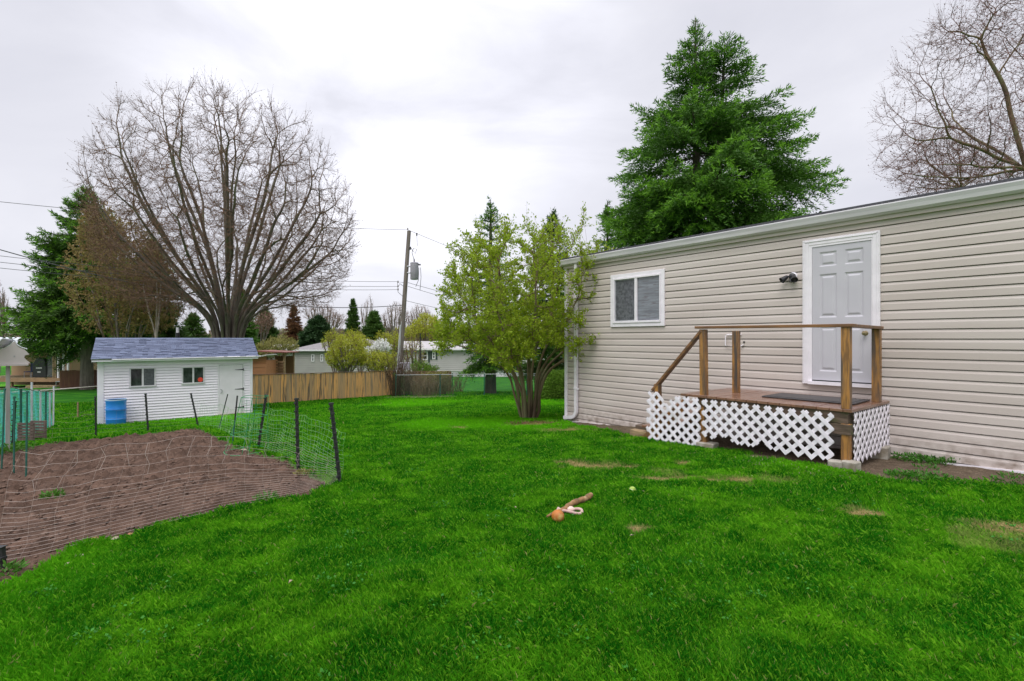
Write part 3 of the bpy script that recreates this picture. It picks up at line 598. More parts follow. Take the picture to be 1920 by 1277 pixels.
# steps behind the lattice
for i in range(3):
    mb = MB(); zt = DZ - .20 * (i + 1); xs_ = 3.86 - .27 * (i + 1); mb.b2((xs_, -1.28, zt - .04), (xs_ + .28, -.25, zt)); mb.build('step', M['deck'], porch, bevel=.004)
mb = MB()
for t__ in (1.24, .3): mb.prism([(3.0, zl(-1.66)), (3.86, DZ - .05), (3.86, DZ - .28), (3.3, zl(-1.7))], -t__ - .02, -t__ + .02)
mb.build('stringer', M['wood'], porch)
def lattice(poly, y, w=.046, pitch=.106, th=.006, wob=0):
    """crossing slats clipped to a polygon given in (x, z)"""
    mb = MB(); P2 = np.array(poly); n = len(poly)
    for L_, sg in ((0, 1), (1, -1)):
        d = np.array([1, sg]) / math.sqrt(2); nn = np.array([-sg, 1]) / math.sqrt(2)
        pr = P2 @ nn; o = math.ceil(pr.min() / pitch) * pitch
        while o < pr.max():
            hits = []
            for i in range(n):
                a, b = P2[i], P2[(i + 1) % n]; fa, fb = a @ nn - o, b @ nn - o
                if fa * fb < 0: q_ = a + (b - a) * fa / (fa - fb); hits.append(q_ @ d)
            hits.sort()
            for a, b in zip(hits[0::2], hits[1::2]):
                if b - a < .03: continue
                p_ = nn * o + d * a; q_ = nn * o + d * b; yy = y - L_ * th
                mb.bar((p_[0], yy, p_[1]), (q_[0], yy, q_[1]), w, th - .0006, up=(0, 1, 0))
            o += pitch
    return mb
z_ = lambda s, t, dz: lg(s, t) + dz
lp = [(3.28, zl(-.85)), (3.50, zl(-.85)), (3.60, zl(-1.02)), (3.72, zl(-.93)), (3.80, zl(-.88)), (4.20, zl(-.885)), (4.20, z_(4.2, 1.4, .02)), (4.0, z_(4, 1.4, .0)), (3.3, z_(3.3, 1.4, .03)), (3.26, z_(3.3, 1.4, .2))]
lattice(lp, -1.43).build('lattice_panel', M['lattice'], porch)
lp = [(4.245, zl(-.885)), (5.93, zl(-.895)), (5.93, zl(-1.40)), (5.80, zl(-1.47)), (5.3, zl(-1.46)), (5.1, zl(-1.38)), (4.95, zl(-1.44)), (4.70, zl(-1.44)), (4.62, zl(-1.36)), (4.35, zl(-1.43)), (4.245, zl(-1.38))]
lattice(lp, -1.445).build('lattice_panel', M['lattice'], porch)
side = MB(); tmp = lattice([(.02, zl(-.885)), (1.33, zl(-.885)), (1.33, zl(-1.49)), (.6, zl(-1.46)), (.02, zl(-1.44))], 0)
V = np.concatenate(tmp.v); side.add(np.stack([S1 - .01 - V[:, 1], -V[:, 0], V[:, 2]], 1), tmp.f); side.build('lattice_panel', M['lattice'], porch)
def foot(s, t, w, d, h, rz=0, dz=0):
    mb = MB(); mb.box((0, 0, 0), (w, d, h), rz); o = mb.build('footing_block', M['concrete'], porch, bevel=.012, loc=(s, -t, lg(s, t) + dz)); return o
foot(5.97, 1.50, .14, .12, .16, .3, .03); foot(6.11, 1.42, .15, .15, .17, -.2, .03); foot(4.27, 1.36, .26, .2, .14, .1, .02); foot(6.07, .25, .2, .2, .2, .1, .06); foot(4.10, 1.30, .2, .12, .15, .3, .02)
dm = thing('door_mat', 'dark rubber door mat lying on the porch boards', 'door mat', C0, HRZ)
mb = MB(); mb.box((5.42, -.62, DZ + .012), (1.12, .66, .016), .03); mb.build('mat_slab', M['mat'], dm, bevel=.005)
mb = MB(); mb.box((5.42, -.62, DZ + .0225), (1.02, .56, .005), .03); mb.build('mat_tread', mat('mat tread', (.05, .045, .045), (.10, .09, .085), 60, .7, .004, 90), dm)
# loose landing pieces at the foot of the steps
def hb(name, label, cat, s, t, w, d, h, rz, m, dz, bev=.01):
    loc = C0 + Vector((HS[0] * s + HT[0] * t, HS[1] * s + HT[1] * t, lg(s, t) + dz))
    mb = MB(); mb.box((0, 0, h / 2), (w, d, h)); o = mb.build(name, m, None, bevel=bev); o.location = loc; o.rotation_euler = (0, 0, HRZ + rz); return tag(o, label, cat)
hb('timber_block', 'squared tan timber lying on gravel at the foot of the porch steps', 'timber', 2.98, 1.16, .44, .14, .13, .04, M['timber'], -.01, .014)
hb('plank', 'flat dark plank on top of the tan timber by the siding', 'plank', 2.83, .78, .42, .24, .06, .02, M['timber_dark'], .10, .008)
hb('step_box', 'dark mossy wooden step box against the left end of the lattice', 'step', 3.24, .80, .34, .34, .20, 0, M['timber_dark'], .02, .01)
hb('cement_block', 'pale cement block tucked beside the white lattice corner', 'block', 3.17, 1.02, .17, .10, .13, .05, mat('pale cement', (.6, .6, .62), (.45, .45, .46), 8, .9), .07, .014)

# ------------------------------------------------------------------ white garden shed
shed = thing('garden_shed', 'small white sided shed with blue-grey shingle roof and two windows', 'shed', A0, ARZ)
SL, SD, SH = 4.81, 2.7, 2.24
def panel_siding(x0, x1, z0, z1, m, name, parent, pitch=.1, y=0.0, axis='x', org=(0, 0)):
    prof = []; z = z0
    while z < z1 - .01: prof += [(0.016, z), (-.030, z + .001), (-.006, min(z + pitch, z1) - .021), (0.016, min(z + pitch, z1) - .020)]; z += pitch
    V = []; n = len(prof)
    for x in (x0, x1):
        for yy, zz in prof: V.append((x, y + yy, zz) if axis == 'x' else (org[0] - yy, x, zz))
    mb = MB(); mb.add(V, [(i, i + 1, n + i + 1, n + i) for i in range(n - 1)], .5); return mb.build(name, m, parent)
panel_siding(0, SL, -.05, SH, M['shedwall'], 'wall', shed)
panel_siding(0, SD, -.05, SH, M['shedwall'], 'wall', shed, axis='y', org=(SL, 0))
mb = MB(); mb.b2((.02, .018, -.1), (SL - .02, SD, SH)); mb.prism([(.02, SH), (SD, SH), (SD / 2, SH + .52)], .02, SL - .02, 'yz'); mb.build('wall_core', M['shedwall'], shed)
mb = MB(); mb.b2((-.02, -.038, -.02), (.16, .02, SH - .02)); mb.build('corner_board', M['white'], shed, bevel=.004)
mb = MB(); mb.b2((SL - .07, -.038, -.02), (SL + .022, .05, SH - .02)); mb.build('corner_board', M['white'], shed, bevel=.004)
mb = MB(); mb.b2((-.15, -.30, SH - .02), (SL + .19, -.275, SH + .08)); mb.b2((-.15, -.275, SH - .03), (SL + .19, .02, SH - .012)); mb.build('fascia', M['white'], shed)
mb = MB(); mb.tube([(0.4, -.32, SH + .045), (SL + .27, -.32, SH + .075)], .022, 8); mb.build('gutter', M['white'], shed)
# roof of overlapping shingle courses
def shed_roof():
    mb = MB(); e = np.array([-.32, SH + .075]); r = np.array([SD / 2, SH + .075 + .72]); nC = 13; L = np.linalg.norm(r - e); u = (r - e) / L; nn = np.array([-u[1], u[0]])
    for side in (0, 1):
        for k in range(nC):
            x = -.17 - random.uniform(0, .2)
            while x < SL + .21:
                w_ = random.uniform(.12, .34); xa, xb = max(x, -.17), min(x + w_, SL + .21); x += w_
                if xb - xa < .02: continue
                a = e + u * (L * k / nC - (.0 if k else .01)); b = e + u * min(L, L * (k + 1.1) / nC); th = .008 + random.choice((0, 0, .014))
                q = [a + nn * .004, a + nn * (.004 + th), b + nn * .003, b - nn * .002]
                if side: q = [np.array([SD - p[0], p[1]]) for p in q]
                mb.prism([(p[0], p[1]) for p in q], xa, xb - .004, 'yz')
    return mb
M['shingle'] = mat('blue grey shingles', (.165, .195, .285), (.13, .155, .235), 20, .9, rnd=((.055, .065, .11), .6))
rf = shed_roof().build('roof', M['shingle'], shed)
mb = MB(); mb.prism([(-.30, SH + .06), (SD / 2, SH + .78), (SD + .3, SH + .06), (SD + .3, SH + .03), (SD / 2, SH + .74), (-.30, SH + .03)], -.155, SL + .195, 'yz'); mb.build('roof_deck', M['white'], shed)
mb = MB(); mb.prism([(SD / 2 - .09, SH + .755), (SD / 2, SH + .812), (SD / 2 + .09, SH + .755), (SD / 2, SH + .79)], -.175, SL + .215, 'yz'); mb.build('ridge_cap', M['shingle'], rf)
def shed_s(px): r = (px - HX) / F; return (14.45 + 17.5 * r) / (.8187 - .5743 * r)
def shz(px, py): s = shed_s(px); return (HY - py) / F * (17.5 + .5743 * s) + 3.02
def shed_window(px0, px1, py0, py1, right, ball=False):
    s0, s1 = shed_s(px0), shed_s(px1); zt, zb = shz(px0, py0), shz(px0, py1); t = .04
    mb = MB(); mb.b2((s0, -.056, zb), (s0 + t, -.005, zt)); mb.b2((s1 - t, -.056, zb), (s1, -.005, zt)); mb.b2((s0 + t, -.056, zt - t), (s1 - t, -.005, zt)); mb.b2((s0 - .02, -.066, zb - .01), (s1 + .02, -.005, zb + t))
    xm = (s0 + s1) / 2; mb.b2((xm - .03, -.052, zb + t), (xm + .03, -.005, zt - t)); w_ = mb.build('window', M['gutter'], shed, bevel=.003)
    mb = MB(); mb.b2((s0 + t, -.042, zb + t), (xm - .03, -.034, zt - t)); mb.build('pane', M['glass_dark'], w_)
    mb = MB(); mb.b2((xm + .03, -.042, zb + t), (s1 - t, -.034, zt - t)); mb.build('pane', M[right], w_)
    return w_, s0, s1, zb, zt
shed_window(243, 292, 690, 726, 'screen')
w_, s0, s1, zb, zt = shed_window(341, 383, 688, 720, 'glass_dark')
mb = MB(); mb.lathe([(0, 0), (.085, 0), (.085, .003), (0, .004)], (s1 - .13, -.0435, zb + .14), 20, M=Mx); mb.build('red_sticker', mat('red sticker', (.8, .06, .03), rough=.5), w_)
s0, s1 = shed_s(411), shed_s(455); dz0, dz1 = .06, shz(411, 685)
mb = MB(); mb.b2((s0, -.042, dz0), (s1, -.016, dz1)); sdoor = mb.build('door', mat('white painted door', (.82, .76, .81), (.76, .705, .75), 3, .5), shed, bevel=.004)
mb = MB(); mb.b2((s0 - .05, -.036, -.02), (s0 - .012, -.005, dz1 + .05)); mb.b2((s1 + .014, -.036, -.02), (s1 + .055, -.005, dz1 + .05)); mb.b2((s0 - .012, -.036, dz1 + .012), (s1 + .014, -.005, dz1 + .05)); mb.build('door_frame', M['white'], shed)
mb = MB(); mb.b2((s1 + .001, -.033, dz0), (s1 + .013, -.014, dz1 + .01)); mb.b2((s0, -.028, dz1 + .001), (s1, -.014, dz1 + .01)); mb.build('gap_seal', M['black'], sdoor)
for f_ in (.12, .5, .9):
    zz = dz0 + (dz1 - dz0) * f_; mb = MB(); mb.prism([(s1 + .0, zz - .022), (s1, zz + .022), (s1 - .28, zz + .006), (s1 - .28, zz - .006)], -.054, -.043); mb.box((s1 + .02, -.048, zz), (.035, .012, .09)); mb.build('strap_hinge', M['black'], sdoor)
mb = MB(); mb.tube([(s0 + .05, -.04, dz0 + .98), (s0 + .09, -.09, dz0 + .96), (s0 + .09, -.09, dz0 + .86), (s0 + .05, -.04, dz0 + .84)], .012, 8); mb.build('handle', M['metal'], sdoor)
mb = MB(); mb.b2((s0 - .12, -.16, -.06), (s1 + .12, -.03, .045)); mb.build('threshold', M['timber'], shed, bevel=.006)
# blue barrel
p = gp(209, 796); bl = A0 + Vector((math.cos(ARZ) * .52 + math.sin(ARZ) * .44, math.sin(ARZ) * .52 - math.cos(ARZ) * .44, 0)); bl.z = float(gz(bl.x, bl.y)) - .02
bar = thing('rain_barrel', 'blue plastic barrel standing against the white shed wall', 'barrel', bl)
pr = [(0, .0), (.27, .0), (.285, .03), (.285, .2), (.295, .225), (.285, .25), (.286, .52), (.297, .545), (.297, .575), (.286, .6), (.285, .8), (.295, .83), (.295, .87), (.28, .88), (.265, .885), (.265, .855), (0, .85)]
mb = MB(); mb.lathe(pr, n=36); mb.build('drum', M['barrel'], bar, smooth=True)
mb = MB(); mb.lathe([(.286, .875), (.301, .875), (.301, .905), (.286, .905), (.286, .875)], n=36); mb.build('rim', mat('white rim', (.45, .6, .75), rough=.5), bar, smooth=True)
# stove pipe behind the shed
pp = pw(333, 640, 23.5); sp = thing('flue_pipe', 'thin black flue pipe with white cap sticking up behind the shed roof', 'pipe', (pp.x, pp.y, float(gz(pp.x, pp.y))))
hgt = (HY - 614) / F * 23.5 - sp.location.z
mb = MB(); mb.tube([(0, 0, 0), (0, 0, hgt - .25)], .09, 14); mb.build('pipe', M['black'], sp, smooth=True)
mb = MB(); mb.tube([(0, 0, hgt - .25), (0, 0, hgt)], .06, 12); mb.build('cap', M['white'], sp, smooth=True)
# ------------------------------------------------------------------ garden stakes
def stake(px0, py0, px1, py1, label, r=.013, m='black', group='black plastic stakes round the garden bed', studs=True, name='garden_stake', sunk=.0, split=None):
    b = gp(px1, py1); t = pw(px0, py0, b.y); d = t - b
    o = thing(name, label, 'stake', b, 0, group)
    mb = MB(); n = 7 if studs else 2
    if split:
        q = d * split; mb.tube([q, d], r, 6); mb.build('upper_sleeve', M['black'], o); mb = MB(); mb.tube([d * -.02, q], r * .9, 6); mb.build('shaft', M[m], o); return o
    mb.bar(d * -.03, d, r * 2, r * 1.2, up=(0, 1, 0))
    if studs:
        k = int(d.length / .05); u = d.normalized()
        for i in range(1, k): mb.box(d * (i / k) + Vector((r * (.7 if i % 2 else -.7), -r * .5, 0)), (r * 1.5, r * 2.0, .018))
    mb.build('shaft', M[m], o); mb = MB(); mb.bar(d * .985, d * 1.012, r * 2.5, r * 2.2, up=(0, 1, 0)); mb.build('cap', M[m], o)
    return o
stake(621, 757, 638, 912, 'black stake at the near right corner of the garden bed', .017)
stake(556, 748, 559, 880, 'upright black stake second from the near right corner of the bed', .018)
stake(499, 741, 484, 843, 'black stake leaning right beside the green wire cage', .016)
stake(273, 739, 278, 811, 'black stake in front of the shed wall between barrel and right window', .017)
stake(358, 738, 372, 801, 'black stake leaning left below the shed right window', .017)
stake(179, 744, 180, 822, 'straight thin black stake at the left corner of the shed', .014)
stake(28, 753, 24, 838, 'short thick black stake beside the pale birdhouse pole', .02)
stake(1, 1025, 3, 1066, 'black stake foot at the left front corner of the bed', .022)
stake(427, 739, 410, 806, 'green and black rod leaning at the left of the wire cage', .012, 'green_metal', 'green and black rods by the cage', split=.55)
stake(445, 742, 436, 832, 'green and black rod standing at the front of the wire cage', .013, 'green_metal', 'green and black rods by the cage', split=.5)
for x0, y0, x1, y1, lb in ((51, 735, 49, 893, 'tall thin green rod, rightmost of the three at the left of the bed'), (27, 745, 26, 885, 'tall thin green rod, middle of the three at the left of the bed'), (9, 730, 3, 880, 'tall thin green rod, leftmost of the three at the left of the bed')):
    stake(x0, y0, x1, y1, lb, .009, 'green_metal', 'green rods at the left of the bed', studs=False)
# ------------------------------------------------------------------ netting round the bed
def net(name, label, group, base, hs, m, r, lean=(0, 0), vstep=.12, hscale=None, sag=.03, vtop=None, seed=1, vr=None):
    rs = np.random.default_rng(seed); B = [Vector(b) for b in base]
    seg = [0]; 
    for a, b in zip(B[:-1], B[1:]): seg.append(seg[-1] + (b - a).length)
    L = seg[-1]; n = max(6, int(L / .1)); o = thing(name, label, 'netting', B[0], 0, group)
    def at(u, h):
        s = u * L; i = max(j for j in range(len(B) - 1) if seg[j] <= s + 1e-9); f = (s - seg[i]) / max(seg[i + 1] - seg[i], 1e-6); p = B[i].lerp(B[i + 1], min(f, 1))
        hf = np.interp(u, [q[0] for q in hscale], [q[1] for q in hscale]) if hscale else 1
        z = float(gz(p.x, p.y)) + .03 + h * hf
        wv = math.sin(u * L * 4 + h * 9) * .012 + math.sin(u * L * 11 + seed) * .007
        return Vector((p.x + lean[0] * h * hf + wv, p.y + lean[1] * h * hf + wv, z - sag * h * math.sin(min(f, 1) * math.pi))) - B[0]
    mb = MB()
    for h in hs: mb.tube([at(u, h) for u in np.linspace(0, 1, n)], r, 3, cap=False)
    mb.build('net_strands', M[m], o)
    mb = MB(); k = int(L / vstep); top = list(hs)
    for i in range(k + 1):
        u = i / k; a = int(rs.integers(0, 2)); 
        mb.tube([at(max(0, min(1, u + .004 * math.sin(h * 20))), h) for h in hs[0:None:max(1, len(hs) // 6)] + [hs[-1]]], vr or r * .7, 3, cap=False)
        if vtop and rs.random() < .85: mb.tube([at(max(0, min(1, u + .012 * math.sin(h * 20 + i))), h) for h in hs[-3 - int(rs.integers(0, 2)):]], vtop, 4, cap=False)
    mb.build('net_ties', M[m], o); return o
fb = [gp(x, y) for x, y in ((-30, 1066), (60, 1050), (165, 1022), (326, 982), (430, 957), (530, 938), (637, 911))]
hs = [.0, .025, .05, .075, .1, .125, .15, .175, .2, .225, .255, .285, .32, .36, .42, .50, .59, .68]
net('garden_netting', 'pale plastic netting sagging along the front edge of the garden bed', 'netting round the garden bed', fb, hs, 'net_white', .0014, lean=(-.15, .5), vstep=.16, hscale=[(0, 1), (.5, .96), (.75, .72), (.9, .5), (1, .34)], sag=.05, vr=.0006, vtop=.0016)
# the loose top strip with its open squares
def strip(pts_top, pts_bot, seed):
    mb = MB()
    T = [gp(*p) for p in pts_top]; 
    return T
rb = [gp(x, y) for x, y in ((637, 911), (600, 893), (560, 874), (520, 855), (486, 843))]
hs2 = [.0, .03, .06, .09, .12, .15, .18, .21, .24, .28, .32, .37, .43, .5, .58, .66]
net('garden_netting', 'pale green netting between the black stakes on the right side of the bed', 'netting round the garden bed', rb, hs2, 'net_green', .0018, lean=(.1, .1), vstep=.12, hscale=[(0, .8), (.3, .95), (1, 1)], sag=.04, seed=3, vr=.0011)
rb = [gp(x, y) for x, y in ((484, 843), (450, 825), (410, 806), (372, 801))]
net('garden_netting', 'pale green netting from the wire cage to the stake below the shed door', 'netting round the garden bed', rb, hs2[::2], 'net_green', .0022, lean=(.05, .1), vstep=.14, sag=.15, seed=4, vr=.0018)
rb = [gp(x, y) for x, y in ((372, 801), (278, 811), (180, 822), (100, 831), (26, 838))]
net('garden_netting', 'thin clear netting between the back stakes in front of the shed', 'netting round the garden bed', rb, hs2[::3], 'net_white', .0018, vstep=.5, sag=.2, seed=5, vr=.0008)
# ------------------------------------------------------------------ tomato cage
cb = gp(472, 850); cage = thing('tomato_cage', 'green wire plant cage of rings inside the garden bed', 'plant cage', cb, 0)
k = cb.y / F
def ring(px, py, w, y0=0): 
    c = Vector(((px - HX) * k - cb.x, y0, (HY - py) * k - cb.z)); r = w * k / 2
    mb = MB(); mb.tube([c + Vector((r * math.cos(a), r * math.sin(a), .01 * math.sin(3 * a + px))) for a in np.linspace(0, 2 * math.pi, 30)], .0045, 5, cap=False); return mb.build('ring', M['green_wire'], cage), c, r
rr = [ring(478, 744, 46)[1:], ring(473, 780, 52)[1:], ring(468, 812, 62)[1:], ring(462, 845, 74)[1:]]
for a in (.4, 1.9, 3.4, 5.0):
    mb = MB(); mb.tube([c + Vector((r * math.cos(a), r * math.sin(a), 0)) for c, r in rr] + [rr[-1][0] + Vector((rr[-1][1] * .8 * math.cos(a), rr[-1][1] * .8 * math.sin(a), -.2))], .0045, 5); mb.build('upright', M['green_wire'], cage)
# trellis wire square behind it
tb = gp(462, 800); tr_ = thing('wire_trellis', 'narrow green wire grid standing in front of the shed door', 'trellis', tb)
mb = MB(); k = tb.y / F
for i in range(5): mb.tube([(-.12 + i * .13, 0, 0), (-.12 + i * .13, 0, 52 * k)], .0035, 4)
for i in range(9): mb.tube([(-.14, 0, 6 * k * i), (.42, 0, 6 * k * i)], .003, 4)
mb.build('wire_grid', M['green_wire'], tr_)
# ------------------------------------------------------------------ birdhouse on a pole
pb = gp(15, 846); k = pb.y / F; bh = thing('birdhouse', 'pale grey pagoda shaped birdhouse with curved roof on a tall pole', 'birdhouse', pb, math.atan2(-pb.x, pb.y))
XS = 1 / 1.418
def q(px, py): return ((px - 15) * k * XS, (HY - py) * k - pb.z)
mb = MB(); V = q(15, 682); mb.bar((0, .12, -.1), (V[0], .12, V[1]), .06, .06, up=(0, 1, 0)); mb.build('pole', mat('pale grey pole', (.42, .40, .37), (.3, .28, .25), 4, .8, stretch=(6, 6, .6)), bh, bevel=.004)
prof = [(28, 640), (32, 648), (38, 652), (46, 655), (56, 665), (47, 667), (46, 671), (49, 675), (58, 682), (46, 683), (-2, 684), (-12, 682), (-4, 676), (-2, 671), (-10, 667), (-4, 660), (0, 655), (8, 652), (18, 648), (24, 642)]
bw_ = mat('birdhouse grey', (.56, .51, .48), (.50, .46, .43), 4, .5)
mb = MB(); mb.prism([q(*p) for p in prof], -.02, .0); mb.build('front_gable', bw_, bh)
mb = MB(); mb.prism([q(*p) for p in prof], .30, .32); mb.build('back_gable', bw_, bh)
mb = MB(); x0, z0_ = q(0, 683); x1, z1_ = q(44, 655); mb.b2((x0, .0, z0_), (x1, .30, z1_)); mb.build('box', bw_, bh)
mb = MB(); x0, z0_ = q(-8, 684); x1, z1_ = q(54, 682); mb.b2((x0, -.06, z0_ - .02), (x1, .36, z1_ - .005)); mb.build('floor', bw_, bh)
wr_ = mat('birdhouse white roof', (.74, .76, .80), rough=.35)
cv = [(-16, 655), (-4, 654), (8, 651), (18, 646), (28, 637)]
mb = MB(); A_ = [q(*p) for p in cv]; V = []
for off, dz in ((.34, 0), (-.30, .03)):
    for (u_, v_) in A_: V.append((u_ + (off < 0) * -.16, off, v_ + dz))
    for (u_, v_) in A_: V.append((u_ + (off < 0) * -.16, off, v_ + dz - .012))
n = len(A_); Fs = [(i, i + 1, 2 * n + i + 1, 2 * n + i) for i in range(n - 1)] + [(n + i, 3 * n + i, 3 * n + i + 1, n + i + 1) for i in range(n - 1)] + [(i, n + i, n + i + 1, i + 1) for i in range(n - 1)] + [(2 * n + i, 2 * n + i + 1, 3 * n + i + 1, 3 * n + i) for i in range(n - 1)] + [(0, 2 * n, 3 * n, n), (n - 1, 2 * n - 1, 4 * n - 1, 3 * n - 1)]
mb.add(V, Fs); mb.build('roof', wr_, bh)
mb = MB(); mb.prism([q(*p) for p in ((28, 637), (34, 646), (42, 651), (52, 654), (52, 655.5), (42, 652.5), (33, 648), (27, 639.5))], -.03, .34); mb.build('roof', wr_, bh)
mb = MB(); c_ = q(27, 668); mb.lathe([(0, 0), (.012, 0), (.012, .004), (0, .005)], (c_[0], -.021, c_[1]), 10, M=Mx); mb.build('screw', M['metal'], bh)
# ------------------------------------------------------------------ teal net fence on posts, left
nf = gp(-40, 868); nb = gp(97, 800)
tf = thing('net_fence', 'low fence of teal plastic netting on thin posts at the left of the bed', 'fence', nf)
d = nb - nf; L = math.hypot(d.x, d.y); dirv = Vector((d.x, d.y, 0)) / L; ang = math.atan2(d.y, d.x); tf.rotation_euler = (0, 0, ang)
H = 1.12
def tz(x): p = nf + dirv * x; return float(gz(p.x, p.y)) - nf.z
mb = MB(); cell = .085; nX = int(L / cell); xs = np.arange(nX + 1) * L / nX
tops = [H + .02 * math.sin(x * 2.1) for x in xs]
for x, tp in zip(xs, tops):
    z0_ = tz(x) + .03; mb.tube([(x, .02 * math.sin(x * 5 + zz * 4), z0_ + zz) for zz in np.linspace(0, tp, 5)], .0045, 3, cap=False, rnd=.5)
for j in range(int(H / cell) + 1):
    zz = j * cell; mb.tube([(x, .02 * math.sin(x * 5 + zz * 4) + .004, tz(x) + .03 + zz + .012 * math.sin(x * 3 + j)) for x in xs[::3]], .0055, 3, cap=False, rnd=.5)
mb.build('netting', M['net_teal'], tf)
for i, f_ in enumerate((.02, .2, .36, .52, .68, .80, .9, 1.0)):
    x = L * f_; mb = MB(); lean = (.12 if i == 7 else 0); mb.tube([(x, -.04, tz(x) - .05), (x + lean, -.04, tz(x) + H + (.22 if i in (7, 3) else .04))], .022, 8); mb.build('post', M['pole_pale'] if i % 3 != 2 else M['green_metal'], tf)
mb = MB(); mb.tube([(x, -.05, tz(x) + H + .04 + .02 * math.sin(x * 3)) for x in np.linspace(0, L, 20)], .012, 5); mb.build('top_rail', M['pole'], tf)
# low wire line from the net fence to the shed
a = pw(0, 737, 15.0); rl_ = thing('rope_line', 'pale rope running from the left edge across to the shed corner', 'rope', a)
b1 = pw(105, 730, 17.5); b2_ = pw(185, 724, 21.0)
mb = MB(); mb.tube([Vector((0, 0, 0)), (b1 - a), (b2_ - a)], .02, 6); mb.build('rope', mat('pale rope', (.55, .5, .45), rough=.8), rl_)
wp = gp(146, 783); mb = MB(); mb.tube([(0, 0, -.05), (0, 0, .62)], .028, 6); wpo = mb.build('wooden_peg', M['timber'], None); wpo.location = wp; tag(wpo, 'short thin wooden peg in the lawn left of the shed', 'peg')
bp = gp(48, 829); mb = MB()
bo = thing('slatted_crate', 'small brown slatted crate standing at the foot of the teal netting', 'crate', bp)
sl_m = mat('purplish brown slats', (.20, .13, .115), (.12, .08, .07), 6, .8)
for yy in (0, .3):
    mb = MB()
    for i in range(6): mb.box((0, yy, .06 + i * .065), (.34, .02, .05))
    for sx_ in (-.15, .15): mb.box((sx_, yy + (.02 if yy < .1 else -.02), .2), (.03, .03, .4))
    mb.build('slatted_side', sl_m, bo)
# ------------------------------------------------------------------ board fence
def board_fence(p0, p1, H, label, m, bw=.14, name='board_fence', ragged=.015):
    o = thing(name, label, 'fence', p0); d = p1 - p0; L = math.hypot(d.x, d.y); u = Vector((d.x, d.y, 0)) / L; o.rotation_euler = (0, 0, math.atan2(d.y, d.x))
    zz = lambda x: float(gz(p0.x + u.x * x, p0.y + u.y * x)) - p0.z
    tl = lambda x: (p1.z - p0.z) * x / L + H
    mb = MB(); x = 0
    while x < L:
        w_ = bw * random.uniform(.93, 1.03); yb = random.uniform(-.006, .006); top = tl(x) + random.uniform(-ragged, ragged)
        V = [(x, yb, zz(x) + .02), (x + w_ - .008, yb, zz(x) + .02), (x + w_ - .008, yb, top), (x, yb, top), (x, yb + .018, zz(x) + .02), (x + w_ - .008, yb + .018, zz(x) + .02), (x + w_ - .008, yb + .018, top), (x, yb + .018, top)]
        mb.add(V, [(0, 1, 2, 3), (7, 6, 5, 4), (0, 4, 5, 1), (1, 5, 6, 2), (2, 6, 7, 3), (3, 7, 4, 0)], random.random()); x += w_
    mb.build('boards', M[m], o)
    for f_ in (.2, .85):
        mb = MB(); mb.bar((0, .045, H * f_), (L, .045, H * f_ + p1.z - p0.z), .04, .09); mb.build('rail', M['timber'], o)
    mb = MB(); mb.bar((0, .01, tl(0) + .03), (L, .01, tl(L) + .03), .10, .025); mb.build('cap_rail', M['wood_h'], o)
    n = max(2, int(L / 2.4) + 1)
    for i in range(n): x = L * i / (n - 1); mb = MB(); mb.b2((x - .045, .06, zz(x) - .1), (x + .045, .15, tl(x) - .02)); mb.build('post', M['timber'], o)
    return o
M['board'] = mat('weathered cedar boards', (.95, .50, .16), (.72, .40, .15), 2.5, .75, .003, 14, (6, 6, .5), rnd=((.42, .31, .19), .8), c3=(.15, .115, .08), sc3=1.6, t3=(.50, .62))
M['board_red'] = mat('reddish fence boards', (.17, .07, .04), (.11, .045, .03), 3, .8, stretch=(5, 5, .5), rnd=((.2, .1, .05), .5))
M['board_dark'] = mat('old brown boards', (.20, .11, .06), (.12, .07, .045), 3, .85, stretch=(5, 5, .5), rnd=((.25, .13, .06), .6))
fl0 = Vector((-14.6, 22.9, 0)); fl0.z = -3.26; fr0 = Vector((-7.35, 30.6, -3.48))
board_fence(fl0, fr0, 1.50, 'long weathered cedar board fence running from the shed to the utility pole', 'board')
e0 = Vector((-7.1, 33.2, -3.6)); e1 = Vector((-4.1, 33.6, -3.58)); board_fence(e0, e1, 1.38, 'short old brown board fence behind the chain-link fence, ending in a square post', 'board_dark')
bs = pw(112, 730, 34.5); be = pw(186, 730, 34.5); bs.z = float(gz(bs.x, bs.y)); be.z = float(gz(be.x, be.y)); board_fence(bs, be, 1.25, 'dark reddish board fence behind the spruce trunk left of the shed', 'board_red')
